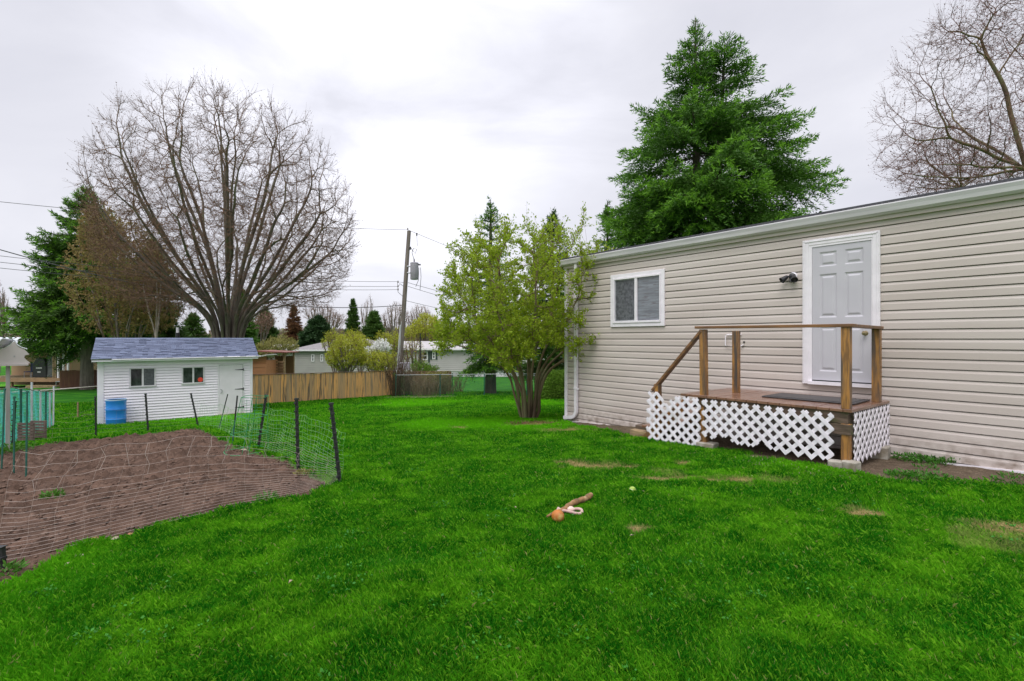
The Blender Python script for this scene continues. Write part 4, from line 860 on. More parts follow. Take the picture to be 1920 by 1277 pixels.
# ------------------------------------------------------------------ chain-link fence
def chain_fence(pts, H, label):
    o = thing('chain_link_fence', label, 'fence', pts[0]); B = pts[0]
    mbm = MB(); mr_ = MB(); pi = 0
    for a, b in zip(pts[:-1], pts[1:]):
        d = b - a; L = math.hypot(d.x, d.y); u = Vector((d.x, d.y, 0)) / L
        def at(x, z): 
            q_ = a + u * x; return Vector((q_.x, q_.y, float(gz(q_.x, q_.y)) + z)) - B
        c = .085; n = int((L + H) / c)
        for sg in (1, -1):
            for i in range(n):
                x0 = i * c - (H if sg > 0 else 0); p0 = (x0, 0) ; p1 = (x0 + sg * H, H)
                if sg < 0: p0 = (i * c, 0); p1 = (i * c - H, H)
                (xa, za), (xb, zb_) = p0, p1
                lo, hi = 0.0, L
                ta = 0; tb_ = 1
                dx = xb - xa
                t1, t2 = sorted(((lo - xa) / dx, (hi - xa) / dx)); ta, tb_ = max(0, t1), min(1, t2)
                if tb_ - ta < .02: continue
                mbm.tube([at(xa + dx * ta, H * ta), at(xa + dx * tb_, H * tb_)], .0022, 3, cap=False, rnd=.5)
        mr_.tube([at(x, H) for x in np.linspace(0, L, 6)], .02, 6)
        k = max(1, round(L / 2.6))
        for i in range(k + (b is pts[-1])): 
            mb = MB(); x = L * i / k; mb.tube([at(x, -.05), at(x, H + .04)], .032, 8); mb.build('post', M['green_metal'], o)
    mbm.build('wire_mesh', M['green_metal'], o); mr_.build('top_rail', mat('galvanised rail', (.33, .36, .36), rough=.5), o); return o
c0 = Vector((-6.9, 29.8, 0)); c1 = Vector((-3.1, 29.0, 0)); c2 = gp(908, 742); c3 = Vector((3.4, 28.6, 0))
for c_ in (c0, c1, c2, c3): c_.z = float(gz(c_.x, c_.y))
chain_fence([c0, c2, c3], 1.28, 'green chain-link fence with grey top rail across the back of the lawn')
cb0 = Vector((-4.0, 33.6, 0)); cb1 = Vector((3.0, 39.0, 0)); cb0.z = float(gz(-4, 33.6)); cb1.z = float(gz(3, 39)); 
chain_fence([cb0, cb1], 1.25, 'farther chain-link fence running behind the spruce trunks to the neighbour lawn')
# ------------------------------------------------------------------ utility pole
ub = Vector((-7.5, 33, float(gz(-7.5, 33)))); up_ = thing('utility_pole', 'tall leaning grey wooden utility pole carrying a transformer behind the fence', 'utility pole', ub)
top = pw(767, 433, 33) - ub
def pt(f_): return top * f_
mb = MB(); mb.tube([pt(f_) for f_ in np.linspace(-.02, 1, 8)], np.linspace(.17, .125, 8), 14); mb.build('pole', M['pole'], up_, smooth=True)
mb = MB(); mb.tube([pt(0) + Vector((-.12, -.2, 0)), pt(.42) + Vector((-.1, -.2, 0))], .055, 8); mb.tube([pt(.1) + Vector((.02, -.2, 0)), pt(.44) + Vector((-.06, -.18, 0))], .02, 6); mb.build('conduit', mat('pale conduit', (.6, .6, .6), rough=.5), up_, smooth=True)
k = 33 / F
def u3(px, py, dy=-.1): return Vector(((px - HX) * k - ub.x, dy, (HY - py) * k - ub.z))
mb = MB(); c_ = u3(777.5, 524.5); hh_ = 31 * k; mb.lathe([(0, 0), (.24, 0), (.262, .03), (.262, hh_ - .03), (.275, hh_ - .02), (.275, hh_), (.2, hh_ + .04), (0, hh_ + .05)], c_, 24); tfm = mb.build('transformer', M['grey_metal'], up_, smooth=True)
mb = MB(); mb.tube([c_ + Vector((0, 0, hh_)), c_ + Vector((-.02, 0, hh_ + .28))], [.05, .03], 10); mb.tube([c_ + Vector((.25, -.05, hh_ - .12)), c_ + Vector((.42, -.05, hh_ - .12))], .05, 8); mb.build('bushing', M['black'], tfm)
mb = MB(); mb.tube([u3(770, 512), u3(764, 512)], .05, 6); mb.tube([u3(770, 500), u3(764, 500)], .05, 6); mb.build('mount_bracket', M['metal'], tfm)
mb = MB(); mb.tube([u3(777, 488), u3(773, 474), u3(776, 466), u3(782, 468), u3(779, 476), u3(774, 470), u3(770, 463)], .018, 5); mb.tube([u3(782, 440), u3(783, 462)], .012, 5); mb.tube([u3(789, 502), u3(790, 520), u3(788, 545)], .016, 5); mb.tube([u3(786, 502), u3(785, 526), u3(780, 538)], .016, 5); mb.tube([u3(757, 530), u3(746, 529), u3(747, 548), u3(756, 556)], .016, 5); mb.tube([u3(757, 537), u3(750, 532), u3(749, 536)], .016, 5); mb.build('jumper_wires', M['wire'], up_)
for x_p, y_p in ((765, 430), (747, 529), (747, 537), (747, 543)):
    mb = MB(); c_ = u3(x_p, y_p); mb.lathe([(0, -.06), (.05, -.06), (.03, -.02), (.055, .0), (.03, .04), (.04, .07), (0, .08)], c_, 10); mb.build('insulator', M['pole'], up_)
for x_p, y_p in ((770, 466), (782, 440)):
    mb = MB(); c_ = u3(x_p, y_p); mb.lathe([(0, -.1), (.04, -.1), (.05, .08), (0, .1)], c_, 10); mb.build('cutout', M['black'], up_)
mb = MB(); mb.box(Vector((-.05, -.3, 0)) + u3(762, 686) * 1, (.7, .25, .5)); mb.box(u3(752, 694) + Vector((0, -.3, 0)), (.3, .25, .45)); mb.build('meter_boxes', M['grey_metal'], up_, bevel=.02)
def cable(a, b, sag, r, label, n=24):
    o = thing('power_line', label, 'cable', a, 0, 'overhead wires of the utility pole'); d = b - a
    mb = MB(); mb.tube([d * t - Vector((0, 0, 4 * sag * t * (1 - t))) for t in np.linspace(0, 1, n)], r, 5); mb.build('cable', M['wire'], o); return o
cable(pw(765, 431, 33), pw(-300, 345, 20), .35, .012, 'highest overhead wire running left from the pole top')
cable(pw(747, 528, 33), pw(-300, 442, 20), .5, .012, 'overhead wire left of the pole, upper of three below the transformer')
cable(pw(747, 537, 33), pw(-300, 455, 20), .5, .012, 'overhead wire left of the pole, middle of three below the transformer')
cable(pw(747, 543, 33), pw(-300, 468, 20), .5, .012, 'overhead wire left of the pole, lowest of three below the transformer')
cable(pw(757, 572, 33), pw(-300, 372, 19), 1.5, .022, 'thick sagging cable left of the pole, reaching lowest of all')
cable(pw(765, 431, 33), pw(1000, 515, 70), .3, .014, 'single wire dropping right from the pole top behind the green tree')
cable(pw(765, 530, 33), pw(1000, 572, 70), .5, .014, 'upper of two close wires right of the pole below the transformer')
cable(pw(765, 537, 33), pw(1000, 585, 70), .5, .014, 'lower of two close wires right of the pole below the transformer')
cable(pw(762, 564, 33), pw(1000, 592, 70), .6, .014, 'lowest wire right of the pole, passing over the bare far trees')
bp_ = pw(788, 690, 36); bpg = float(gz(bp_.x, bp_.y)); mb = MB(); mb.tube([(0, 0, 0), (0, 0, (HY - 625) * 36 / F - bpg)], .045, 8); o = mb.build('black_post', M['black'], None); o.location = (bp_.x, 36, bpg); tag(o, 'thin black post standing just right of the utility pole', 'post')
# ------------------------------------------------------------------ toys on the lawn
tb = gp(1186, 925); tb.z += .033; mb = MB()
bm2 = bmesh.new(); bmesh.ops.create_icosphere(bm2, subdivisions=3, radius=.033); V = np.array([v.co for v in bm2.verts]); mb.add(V, [[v.index for v in f.verts] for f in bm2.faces], .5); bm2.free()
tbo = thing('tennis_ball', 'pale yellow-green tennis ball on the lawn in front of the porch', 'ball', tb)
mb.build('felt_ball', mat('tennis ball felt', (.34, .46, .09), (.28, .40, .07), 30, .95, .002, 200), tbo, smooth=True)
mb = MB(); mb.tube([Vector((math.cos(a), math.sin(a), .42 * math.sin(2 * a))).normalized() * .0332 for a in np.linspace(0, 2 * math.pi, 40)], .0022, 5, cap=False); mb.build('seam', mat('ball seam', (.75, .78, .6), rough=.8), tbo)
ob = gp(1046, 980); ob.z += .052
mb = MB(); bm2 = bmesh.new(); bmesh.ops.create_icosphere(bm2, subdivisions=4, radius=.053); V = np.array([v.co for v in bm2.verts]); V *= (1 + .03 * (fbm(V[:, 0] * 40 + V[:, 2] * 31, V[:, 1] * 40, 1, 3, 7)[:, None] - .5)); mb.add(V, [[v.index for v in f.verts] for f in bm2.faces], .5); bm2.free()
o = mb.build('rubber_ball', mat('chewed orange ball', (.45, .14, .012), (.33, .13, .03), 14, .6, .002, 60, c3=(.55, .38, .12), sc3=10, t3=(.55, .7)), None, smooth=True); o.location = ob; tag(o, 'worn orange ball beside the end of the stick on the lawn', 'ball')
s0_ = gp(1026, 977); s1_ = gp(1108, 938); s0_.z += .02; s1_.z += .035; st_ = thing('stick', 'short thick peeled tree branch lying on the grass', 'stick', s0_)
d = s1_ - s0_; mb = MB(); tt = np.linspace(0, 1, 40); mb.tube([d * t + Vector((.008 * math.sin(t * 9), .008 * math.cos(t * 7), .012 + .006 * math.sin(t * 13))) for t in tt], [(.009 + .017 * min(1, t * 2.2)) * (1 + .10 * math.sin(t * 43) + .07 * math.sin(t * 97 + 1)) for t in tt], 10); mb.build('branch', mat('bare stick wood', (.30, .16, .06), (.14, .075, .035), 14, .8, .004, 40, c3=(.42, .27, .14), sc3=9, t3=(.55, .65)), st_, smooth=True)
rp = gp(1073, 966); rp.z += .03; ro = thing('tug_toy', 'pale pink looped dog toy lying beside the stick', 'dog toy', rp)
mb = MB(); mb.tube([Vector((.085 * math.cos(a), .035 * math.sin(a), .012 * math.sin(2 * a))) for a in np.linspace(0, 2 * math.pi, 26)], .013, 8, cap=False); mb.build('loop', mat('pale pink rubber', (.48, .28, .26), (.5, .36, .3), 20, .6), ro, smooth=True)
mb = MB(); mb.tube([Vector((-.02 + .02 * t, .012, .012 + .0 * t)) for t in (-1, 0, 1, 2)], [.012, .026, .026, .012], 10); mb.build('bulb', mat('cream rubber', (.66, .5, .42), rough=.6), ro, smooth=True)
mb = MB(); mb.tube([Vector((-.085, 0, 0)), Vector((-.12, .02, .01)), Vector((-.135, -.01, .0))], [.014, .022, .012], 8); mb.build('knot', bpy.data.materials['pale pink rubber'], ro, smooth=True)
def stone(px, py, r, label, col, fl=.5, g=None):
    p = gp(px, py); bm2 = bmesh.new(); bmesh.ops.create_icosphere(bm2, subdivisions=2, radius=r); V = np.array([v.co for v in bm2.verts]); V = V * (1 + .5 * (rng.random((len(V), 1)) - .5)); V[:, 2] *= fl
    mb = MB(); mb.add(V, [[v.index for v in f.verts] for f in bm2.faces], .5); bm2.free(); o = mb.build('stone', col, None, smooth=False); o.location = p + Vector((0, 0, r * fl * .5)); tag(o, label, 'stone', g)
sm = mat('pale garden stone', (.42, .33, .26), (.3, .24, .19), 12, .9)
stone(216, 1014, .036, 'largest pale stone on the front edge of the garden bed', sm)
stone(243, 1005, .024, 'flat orange-brown stone just right of the largest pale stone', mat('orange stone', (.4, .2, .1), rough=.9))
stone(148, 1045, .026, 'small grey-brown stone in the grass below the bed edge', sm)
stone(128, 1062, .028, 'pale clod at the lower left edge of the bed', sm)
stone(176, 1013, .03, 'little reddish stone on the soil at the front of the bed', mat('reddish stone', (.38, .17, .1), rough=.9))
stone(457, 845, .04, 'small pale stone at the foot of the wire cage', sm)
# fallen pale leaves, each curled
lm = mat('fallen pale leaf', (.5, .42, .3), (.38, .28, .18), 20, .8)
for i, (px, py, lb) in enumerate(((966, 958, 'tiny pale dry leaf in the grass left of the stick'), (1185, 1012, 'tiny pale dry leaf in the grass below the tennis ball'), (1410, 898, 'tiny dry leaf in the grass below the porch lattice'), (1575, 1011, 'tiny dry leaf in the lawn well below the right porch post'), (545, 1100, 'tiny pale dry leaf in the lower left part of the lawn'), (1205, 927, 'tiny whitish speck of leaf right beside the tennis ball'))):
    p = gp(px, py); p.z += .03; a = random.uniform(0, 6); c_, s_ = math.cos(a), math.sin(a); l, w_ = .022, .009
    V = [(-l * c_, -l * s_, 0), (-w_ * s_ * .9, w_ * c_, .008), (l * c_, l * s_, .002), (w_ * s_, -w_ * c_, .012), (0, 0, -.002)]
    mb = MB(); mb.add(V, [(0, 4, 1), (4, 2, 1), (0, 3, 4), (4, 3, 2)], .5); o = mb.build('fallen_leaf', lm, None); o.location = p; tag(o, lb, 'leaf', 'pale leaves scattered on the lawn')
# ------------------------------------------------------------------ tree growing
class Tubes:                                # many thin branches in one array mesh (one mesh part)
    def __init__(s): s.g = {}
    def add(s, P, r, n=3): s.g.setdefault((len(P), n), []).append((P, r))
    def build(s, name, m, parent=None, smooth=True):
        Vs, Fs, off = [], [], 0
        for (k, n), L in s.g.items():
            P = np.array([p for p, _ in L], float); rr = np.array([r for _, r in L], float)      # B,k,3  B,k
            T = np.gradient(P, axis=1); T /= np.linalg.norm(T, axis=2)[..., None] + 1e-12
            m_ = T.mean(1); ref = np.where((np.abs(m_[:, 2]) < .8)[:, None], np.array([0, 0, 1.0]), np.array([1.0, 0, 0]))[:, None]
            A = np.cross(T, ref); A /= np.linalg.norm(A, axis=2)[..., None] + 1e-12; Bn = np.cross(T, A)
            a = np.arange(n) * 2 * math.pi / n
            V = P[:, :, None] + rr[:, :, None, None] * (np.cos(a)[:, None] * A[:, :, None] + np.sin(a)[:, None] * Bn[:, :, None])
            B = len(L); Vs.append(V.reshape(-1, 3)); idx = np.arange(B * k * n).reshape(B, k, n) + off
            nx = np.roll(idx, -1, 2); Fs.append(np.stack([idx[:, :-1], nx[:, :-1], nx[:, 1:], idx[:, 1:]], -1).reshape(-1, 4)); off += B * k * n
        if not Vs: return None
        return npobj(name, np.concatenate(Vs), np.concatenate(Fs), m, parent, smooth=smooth)
def nrm(v): return v / (np.linalg.norm(v) + 1e-9)
def grow(P, D, T, rt, ex, thick, thin, cut, rs, first=None, nodes=None, wig=.06, up=.0, bd=.45, cd=.62, lat=None):
    st = [(P, D, T, 0)]
    while st:
        P, D, T, lv = st.pop(); n = len(T); C = T.mean(0); v = C - P; dist = np.linalg.norm(v)
        r = rt * n ** ex
        if n == 1:
            Q = T[0]; v = Q - P; dist = np.linalg.norm(v); cp = P + D * dist * .45 + rs.normal(0, wig * .6, 3) * dist
            Q1 = Q + np.array([0, 0, up * dist]); m = .25 * P + .5 * cp + .25 * Q1
            thin.add([P, m, Q1], [r * 1.05, r * .8, r * .35], 3)
            if nodes is not None: nodes.append((m, Q1, 1))
            continue
        f = (first if (lv == 0 and first) else rs.uniform(.24, .42)); L = dist * f
        cp = P + D * L * .5; Q = P + nrm(D * bd + nrm(v) * (1 - bd)) * L + rs.normal(0, wig, 3) * L; m = .25 * P + .5 * cp + .25 * Q; D2 = nrm(Q - cp)
        # split the tips in two by direction
        W = T - Q; W /= np.linalg.norm(W, axis=1)[:, None] + 1e-9
        i = rs.integers(n); a = W[i]; b = W[np.argmin(W @ a)]
        for _ in range(3):
            g = (W @ a) > (W @ b)
            if g.all() or not g.any(): g = np.arange(n) < n // 2
            a = nrm(W[g].mean(0)); b = nrm(W[~g].mean(0))
        n1 = max(g.sum(), (~g).sum()); r2 = rt * n1 ** ex
        tgt = thick if r > cut else thin
        tgt.add([P, .56 * P + .38 * cp + .06 * Q, m, .06 * P + .38 * cp + .56 * Q, Q], [r, r * .97 + r2 * .03, (r + r2) / 2, r2 * 1.02, r2], 7 if r > cut * 2 else (5 if r > cut else 3)) if r > cut * .6 else tgt.add([P, m, Q], [r, (r + r2) / 2, r2], 3)
        if nodes is not None and r < cut: nodes.append((m, Q, n))
        if lat and n <= lat[2]:
            for _ in range(lat[0]):
                t = rs.uniform(.1, .95); s0 = P * (1 - t) + Q * t; sd_ = rs.normal(0, 1, 3); d0 = nrm(nrm(Q - P) * 1.2 + nrm(sd_) * .55 + np.array([0, 0, .4])); ll = lat[1] * rs.uniform(.35, 1.1)
                e_ = s0 + d0 * ll + np.array([0, 0, .12 * ll]); thin.add([s0, s0 + d0 * ll * .5, e_], [rt * .8, rt * .65, rt * .3], 3)
                if nodes is not None: nodes.append((s0 + d0 * ll * .4, e_, 1))
        for s_ in (g, ~g): st.append((Q, nrm(D2 * cd + nrm(T[s_].mean(0) - Q) * (1 - cd)), T[s_], lv + 1))
def leaves(pos, dirs, size, ratio, rs, spread=1.0):
    n = len(pos); d = dirs + rs.normal(0, spread, (n, 3)); d /= np.linalg.norm(d, axis=1)[:, None]; w_ = np.cross(d, rs.normal(0, 1, (n, 3))); w_ /= np.linalg.norm(w_, axis=1)[:, None] + 1e-9
    s = size * rs.uniform(.6, 1.3, n)[:, None]; h = d * s; ww = w_ * s * ratio / 2
    V = np.stack([pos, pos + h * .5 + ww, pos + h, pos + h * .5 - ww], 1); i0 = np.arange(n) * 4
    return V.reshape(-1, 3), np.stack([i0, i0 + 1, i0 + 2, i0 + 3], 1), rs.random(n)
def fan_tips(n, prof, rs, inner=.5, depth=1.0, skew=2.2, base_r=0):
    """tips spread through a fan-shaped crown: prof lists (elevation deg, reach left, reach right)"""
    out = []; E = [p[0] for p in prof]; RL = [p[1] for p in prof]; RR = [p[2] for p in prof]
    while len(out) < n:
        az = rs.uniform(0, 2 * math.pi); sn = rs.uniform(math.sin(R(E[0])), 1.0); el = math.asin(sn); cx = math.cos(az)
        rl, rr_ = np.interp(math.degrees(el), E, RL), np.interp(math.degrees(el), E, RR); t = (cx + 1) / 2; reach = rl * (1 - t) + rr_ * t
        f = 1 - (1 - inner) * rs.random() ** skew; f *= 1 + .05 * math.sin(az * 5 + el * 7) - .06 * rs.random()
        out.append((reach * f * math.cos(el) * cx, reach * f * math.cos(el) * math.sin(az) * depth, reach * f * math.sin(el)))
    return np.array(out)
def stems_tree(name, label, cat, base, tips, nst, rt, ex, cut, mt, mw, seed, group=None, spread_base=.3, first=.45, leaf=None, up=.05, wig=.05, z_up=1.0, lift=None, trunk=None, bd=.45, cd=.62, lat=None):
    rs = np.random.default_rng(seed); o = thing(name, label, cat, base, 0, group); thick, thin, nodes = Tubes(), Tubes(), []
    org = np.zeros(3)
    if trunk:                                # a single bole first
        hT, rT, ox = trunk; org = np.array([ox, 0, hT]); P = [np.array([0, 0, -.2]), np.array([ox * .15, 0, hT * .3]), np.array([ox * .5, .03, hT * .65]), org]
        thick.add(P, [rT * 1.35, rT, rT * .9, rT * .82], 12)
    U = (tips - org); U = U / np.linalg.norm(U, axis=1)[:, None]
    cen = U[rs.choice(len(U), nst, replace=False)]
    for _ in range(5):
        lab = (U @ cen.T).argmax(1); cen = np.array([nrm(U[lab == k].mean(0)) if (lab == k).any() else cen[k] for k in range(nst)])
    for k in range(nst):
        T = tips[lab == k]
        if len(T) == 0: continue
        c = cen[k]; s0 = org + np.array([c[0], c[1], 0]) * spread_base + (np.array([0, 0, -.15]) if not trunk else 0)
        D0 = nrm(c + np.array([0, 0, z_up]))
        if lift:
            s1 = np.array([c[0] * lift[1], c[1] * lift[1], lift[0]]); r1 = rt * len(T) ** ex; D1 = nrm(s1 - s0); thick.add([s0, s0 * .66 + s1 * .34 + rs.normal(0, .03, 3), s0 * .3 + s1 * .7 + rs.normal(0, .03, 3), s1], [r1 * 1.35, r1 * 1.15, r1 * 1.05, r1], 9); s0 = s1; D0 = nrm(D0 + D1 * .6)
        grow(s0, D0, T, rt, ex, thick, thin, cut, rs, first=first * rs.uniform(.7, 1.2), nodes=nodes, wig=wig, up=up, bd=bd, cd=cd, lat=lat)
    thick.build('trunk', mt, o); thin.build('twigs', mw, o)
    if leaf:
        ml, per, size, ratio, sp = leaf[:5]; A = np.array([n_[0] for n_ in nodes]); Bq = np.array([n_[1] for n_ in nodes]); nn_ = np.array([n_[2] for n_ in nodes])
        k = nn_ <= (leaf[5] if len(leaf) > 5 else 3); A, Bq = A[k], Bq[k]; t = rs.random((len(A), per, 1)) ** .7
        pos = (A[:, None] * (1 - t) + Bq[:, None] * t).reshape(-1, 3) + rs.normal(0, size * .35, (len(A) * per, 3)); dr = np.repeat(Bq - A, per, 0); dr /= np.linalg.norm(dr, axis=1)[:, None] + 1e-9
        V, Fc, rn = leaves(pos, dr, size, ratio, rs, sp); npobj('crown', V, Fc, ml, o, attrs={'rnd': ('FACE', rn)})
    return o
def conifer(name, label, cat, base, H, prof, seed, mn, mn2=None, dens=1.0, blade=(.15, .04), top=(0, 0), group=None, z0=.12, droop=.25, gap=0., r_tr=.02, tops=None, upt=.35, sparse=1.0, mb_=None, wh=0, tidy=0.):
    """trunk with whorls of boughs, each carrying side sprays of needles. prof = (height fraction, reach)"""
    rs = np.random.default_rng(seed); o = thing(name, label, cat, base, 0, group); tr, br = Tubes(), Tubes()
    leaders = tops or [(0, 0, 1.0)]
    for (lx, ly, lf) in leaders:
        tr.add([np.array([lx * t ** .7, ly * t ** .7, H * lf * t - .15 * (1 - t)]) for t in np.linspace(0, 1, 9)], [H * r_tr * (1.02 - t) ** .9 + .012 for t in np.linspace(0, 1, 9)], 10)
    hf = [p[0] for p in prof]; rf = [p[1] for p in prof]; pos, dr, kind = [], [], []
    z = z0 * H
    while z < H * .985:
        f = z / H; reach = np.interp(f, hf, rf); nb = (int(rs.integers(4, 8) * dens) + 1 if f < .9 else 4) if not wh else (int(rs.integers(8, 12) * dens) if f < .93 else 5)
        for b in range(nb):
            lx, ly, lf = leaders[int(rs.integers(len(leaders)))]
            if z > H * lf * .98: continue
            t_ = (f / lf) ** .7; org = np.array([lx * t_, ly * t_, z + rs.normal(0, .12)])
            a = rs.uniform(0, 2 * math.pi); L = max(.12, reach * rs.uniform(.58 + tidy, 1.08) * (1 + .05 * math.sin(a * 3 + f * 14 + seed)))
            e0 = math.radians(np.interp(f, [0, .5, .8, 1], [-18, -4, 18, 60]) + rs.normal(0, 6)); h = np.array([math.cos(a), math.sin(a), 0])
            n = max(4, int(L / .22)); pts = []; p = org.copy(); el = e0; ds = L / n
            for i in range(n + 1):
                pts.append(p.copy()); t = i / n; el_ = e0 - droop * math.sin(t * 2.4) + upt * t * t; p = p + (h * math.cos(el_) + np.array([0, 0, math.sin(el_)])) * ds
            pts = np.array(pts); idx = np.linspace(0, n, 5).astype(int); br.add(list(pts[idx]), [.012 * L ** .8 + .006, .01 * L ** .8 + .005, .008 * L ** .8 + .004, .006, .003], 3)
            side = np.array([-h[1], h[0], 0])
            tq = np.arange(.12, 1.0, .115 / max(L, .3) / sparse); 
            for t in tq:
                if rs.random() < gap: continue
                i = t * n; i0 = int(i); fr = i - i0; P0 = pts[i0] * (1 - fr) + pts[min(i0 + 1, n)] * fr; tang = nrm(pts[min(i0 + 1, n)] - pts[i0])
                for sg in (-1, 1):
                    ll = min(L * .42, (1 - t) * L * .75 + .10) * rs.uniform(.5, 1.1); 
                    if t < .3: ll *= t / .3
                    dd = nrm(side * sg * .75 + tang * .75 + np.array([0, 0, rs.normal(-.06, .16)])); m = max(1, int(ll / .11))
                    q = np.arange(1, m + 1) / m * ll
                    PP = P0 + dd * q[:, None] + np.array([0, 0, -1]) * (q[:, None] ** 2) * .28
                    pos.append(PP); dr.append(np.repeat(dd[None], m, 0)); kind.append(np.full(m, t) * .6 + .4 * q / max(ll, .01) * (ll > .15))
            pos.append(pts[-1][None]); dr.append(nrm(pts[-1] - pts[-2])[None]); kind.append(np.array([1.0]))
        z += (rs.uniform(.10, .22) * (1 if f < .85 else .6) * max(.5, H / 14)) if not wh else wh * rs.uniform(.75, 1.2) * (1 if f < .8 else .55)
    if not pos: return o
    pos = np.concatenate(pos); dr = np.concatenate(dr); kind = np.concatenate(kind)
    tr.build('trunk', mb_ or M['bark_dark'], o); br.build('boughs', mb_ or M['bark_dark'], o)
    pos = np.repeat(pos, 3, 0) + rs.normal(0, .03, (len(pos) * 3, 3)); dr = np.repeat(dr, 3, 0); kind = np.repeat(kind, 3)
    n = len(pos); d = dr + rs.normal(0, .5, (n, 3)) + np.array([0, 0, .12]); d /= np.linalg.norm(d, axis=1)[:, None]; w_ = np.cross(d, rs.normal(0, 1, (n, 3))); w_ /= np.linalg.norm(w_, axis=1)[:, None] + 1e-9
    s = blade[0] * rs.uniform(.6, 1.3, n)[:, None]
    V = np.stack([pos - w_ * blade[1] / 2, pos + w_ * blade[1] / 2, pos + d * s], 1); i0 = np.arange(n) * 3; Fc = np.stack([i0, i0 + 1, i0 + 2], 1); rn = rs.random(n)
    new = (kind > .74) & (rs.random(n) < .8) if mn2 else np.zeros(n, bool)
    def sub(k, nm, m):
        if k.any(): npobj(nm, V[k].reshape(-1, 3), np.arange(k.sum() * 3).reshape(-1, 3), m, o, attrs={'rnd': ('FACE', rn[k])})
    sub(~new, 'crown', mn); sub(new, 'new_shoots', mn2)
    return o
def K_(Y): return Y / F
# --- the big bare maple behind the shed
Y = 25.0; k = K_(Y); mbp = pw(428, 640, Y); base = g3(mbp.x, Y, -.1); zb = (HY - 640) * k - base.z
prof = [(20, 200, 215), (28, 245, 262), (38, 300, 300), (50, 372, 350), (60, 425, 390), (70, 455, 438), (80, 476, 460), (90, 486, 478)]
prof = [(a, b * k, c * k) for a, b, c in prof]
rs_ = np.random.default_rng(3); tips = fan_tips(16000, prof, rs_, inner=.48, skew=1.8, depth=.8); el_ = np.degrees(np.arcsin(tips[:, 2] / np.linalg.norm(tips, axis=1))); tips = tips[(el_ > 42) | (rs_.random(len(tips)) < .12 + .5 * np.clip((el_ - 20) / 22, 0, 1))]; tips[:, 2] += zb
maple = stems_tree('bare_maple_tree', 'huge bare many-stemmed maple spreading like a fan behind the shed', 'tree', base, tips, 34, .0056, .46, .03, M['bark_maple'], M['twig_maple'], 5, spread_base=.6, first=.40, up=.10, wig=.026, z_up=2.0, lift=(zb + .3, 1.15), bd=.36, cd=.52, lat=(2, .75, 16),
                   leaf=(M['bud_rust'], 1, .06, .5, 1.0, 1))
# --- young multi-stem tree coming into leaf beside the house
Y = 12.3; k = K_(Y); tb_ = gp(990, 786); tb_.z -= .03
prof = [(25, 170, 130), (32, 190, 165), (38, 222, 200), (46, 265, 240), (57, 325, 318), (66, 375, 375), (78, 392, 412), (90, 398, 410)]
prof = [(a, b * k, c * k) for a, b, c in prof]
tips = fan_tips(4200, prof, np.random.default_rng(8), inner=.36, skew=1.35); tips = tips[tips[:, 2] > 1.6 + .25 * np.sin(tips[:, 0] * 3)]
stems_tree('leafing_tree', 'young multi-stemmed tree with fresh yellow-green leaves beside the house corner', 'tree', tb_, tips, 13, .0030, .50, .010, M['bark_green'], M['twig_red'], 9, spread_base=.17, lift=(1.0, .62), first=.34, up=.10, wig=.05, z_up=.5,
           bd=.3, cd=.5, lat=(3, .32, 40), leaf=(M['leaf_spring'], 9, .062, .5, .8, 3))
# --- conifers
sp_ = pw(163, 730, 33.6); base = g3(sp_.x, 33.6)
H = (635 - 352) * K_(33.6) - base.z
conifer('spruce_tree', 'large spruce with drooping boughs rising left of the shed', 'tree', base, H, [(0, 4.6), (.2, 5.6), (.35, 5.0), (.55, 3.6), (.75, 2.3), (.9, 1.0), (1, .15)], 11, M['needle_dark'], M['needle_new'], dens=.9, blade=(.22, .06), z0=.27, upt=.95, droop=.5, gap=.28, r_tr=.028, mb_=M['bark_grey'])
b2p = pw(232, 640, 27.5); base = g3(b2p.x, 27.5)
kk = K_(27.5)
def ell_tips(n, cx, cz, rx, ry, rz, rs, inner=.2):
    v = rs.normal(0, 1, (n, 3)); v /= np.linalg.norm(v, axis=1)[:, None]; f = inner + (1 - inner) * rs.random(n) ** .5
    return np.array([cx, 0, cz]) + v * f[:, None] * np.array([rx, ry, rz])
T = np.concatenate([ell_tips(1700, -.15, (635 - 525) * kk - base.z, 2.9, 2.3, 3.4, np.random.default_rng(4)), ell_tips(450, -1.2, (635 - 440) * kk - base.z, 1.1, 1.1, 1.8, np.random.default_rng(5)), ell_tips(500, 1.6, (635 - 560) * kk - base.z, 1.6, 1.5, 2.2, np.random.default_rng(6))])
T = T[T[:, 2] > 1.2]
stems_tree('budding_tree', 'bushy tree covered in brown and olive buds in front of the spruce', 'tree', base, T, 9, .0040, .46, .025, M['bark_grey'], M['twig_maple'], 12, spread_base=.3, first=.35, leaf=(M['bud_brown'], 6, .12, .6, 1.0, 3))
b3 = g3(pw(291, 640, 25.5).x, 25.5); T = ell_tips(220, 0, (635 - 545) * K_(25.5) - b3.z, .9, .9, 1.9, np.random.default_rng(6)); 
stems_tree('birch_sapling', 'slender pale-barked sapling just behind the shed roof, left of the maple', 'tree', b3, T, 3, .006, .45, .02, mat('pale birch bark', (.45, .38, .33), (.3, .24, .2), 4, .8), M['twig_red'], 14, spread_base=.0, first=.4, trunk=(3.2, .06, .05), leaf=(M['bud_rust'], 2, .10, .5, 1, 2))
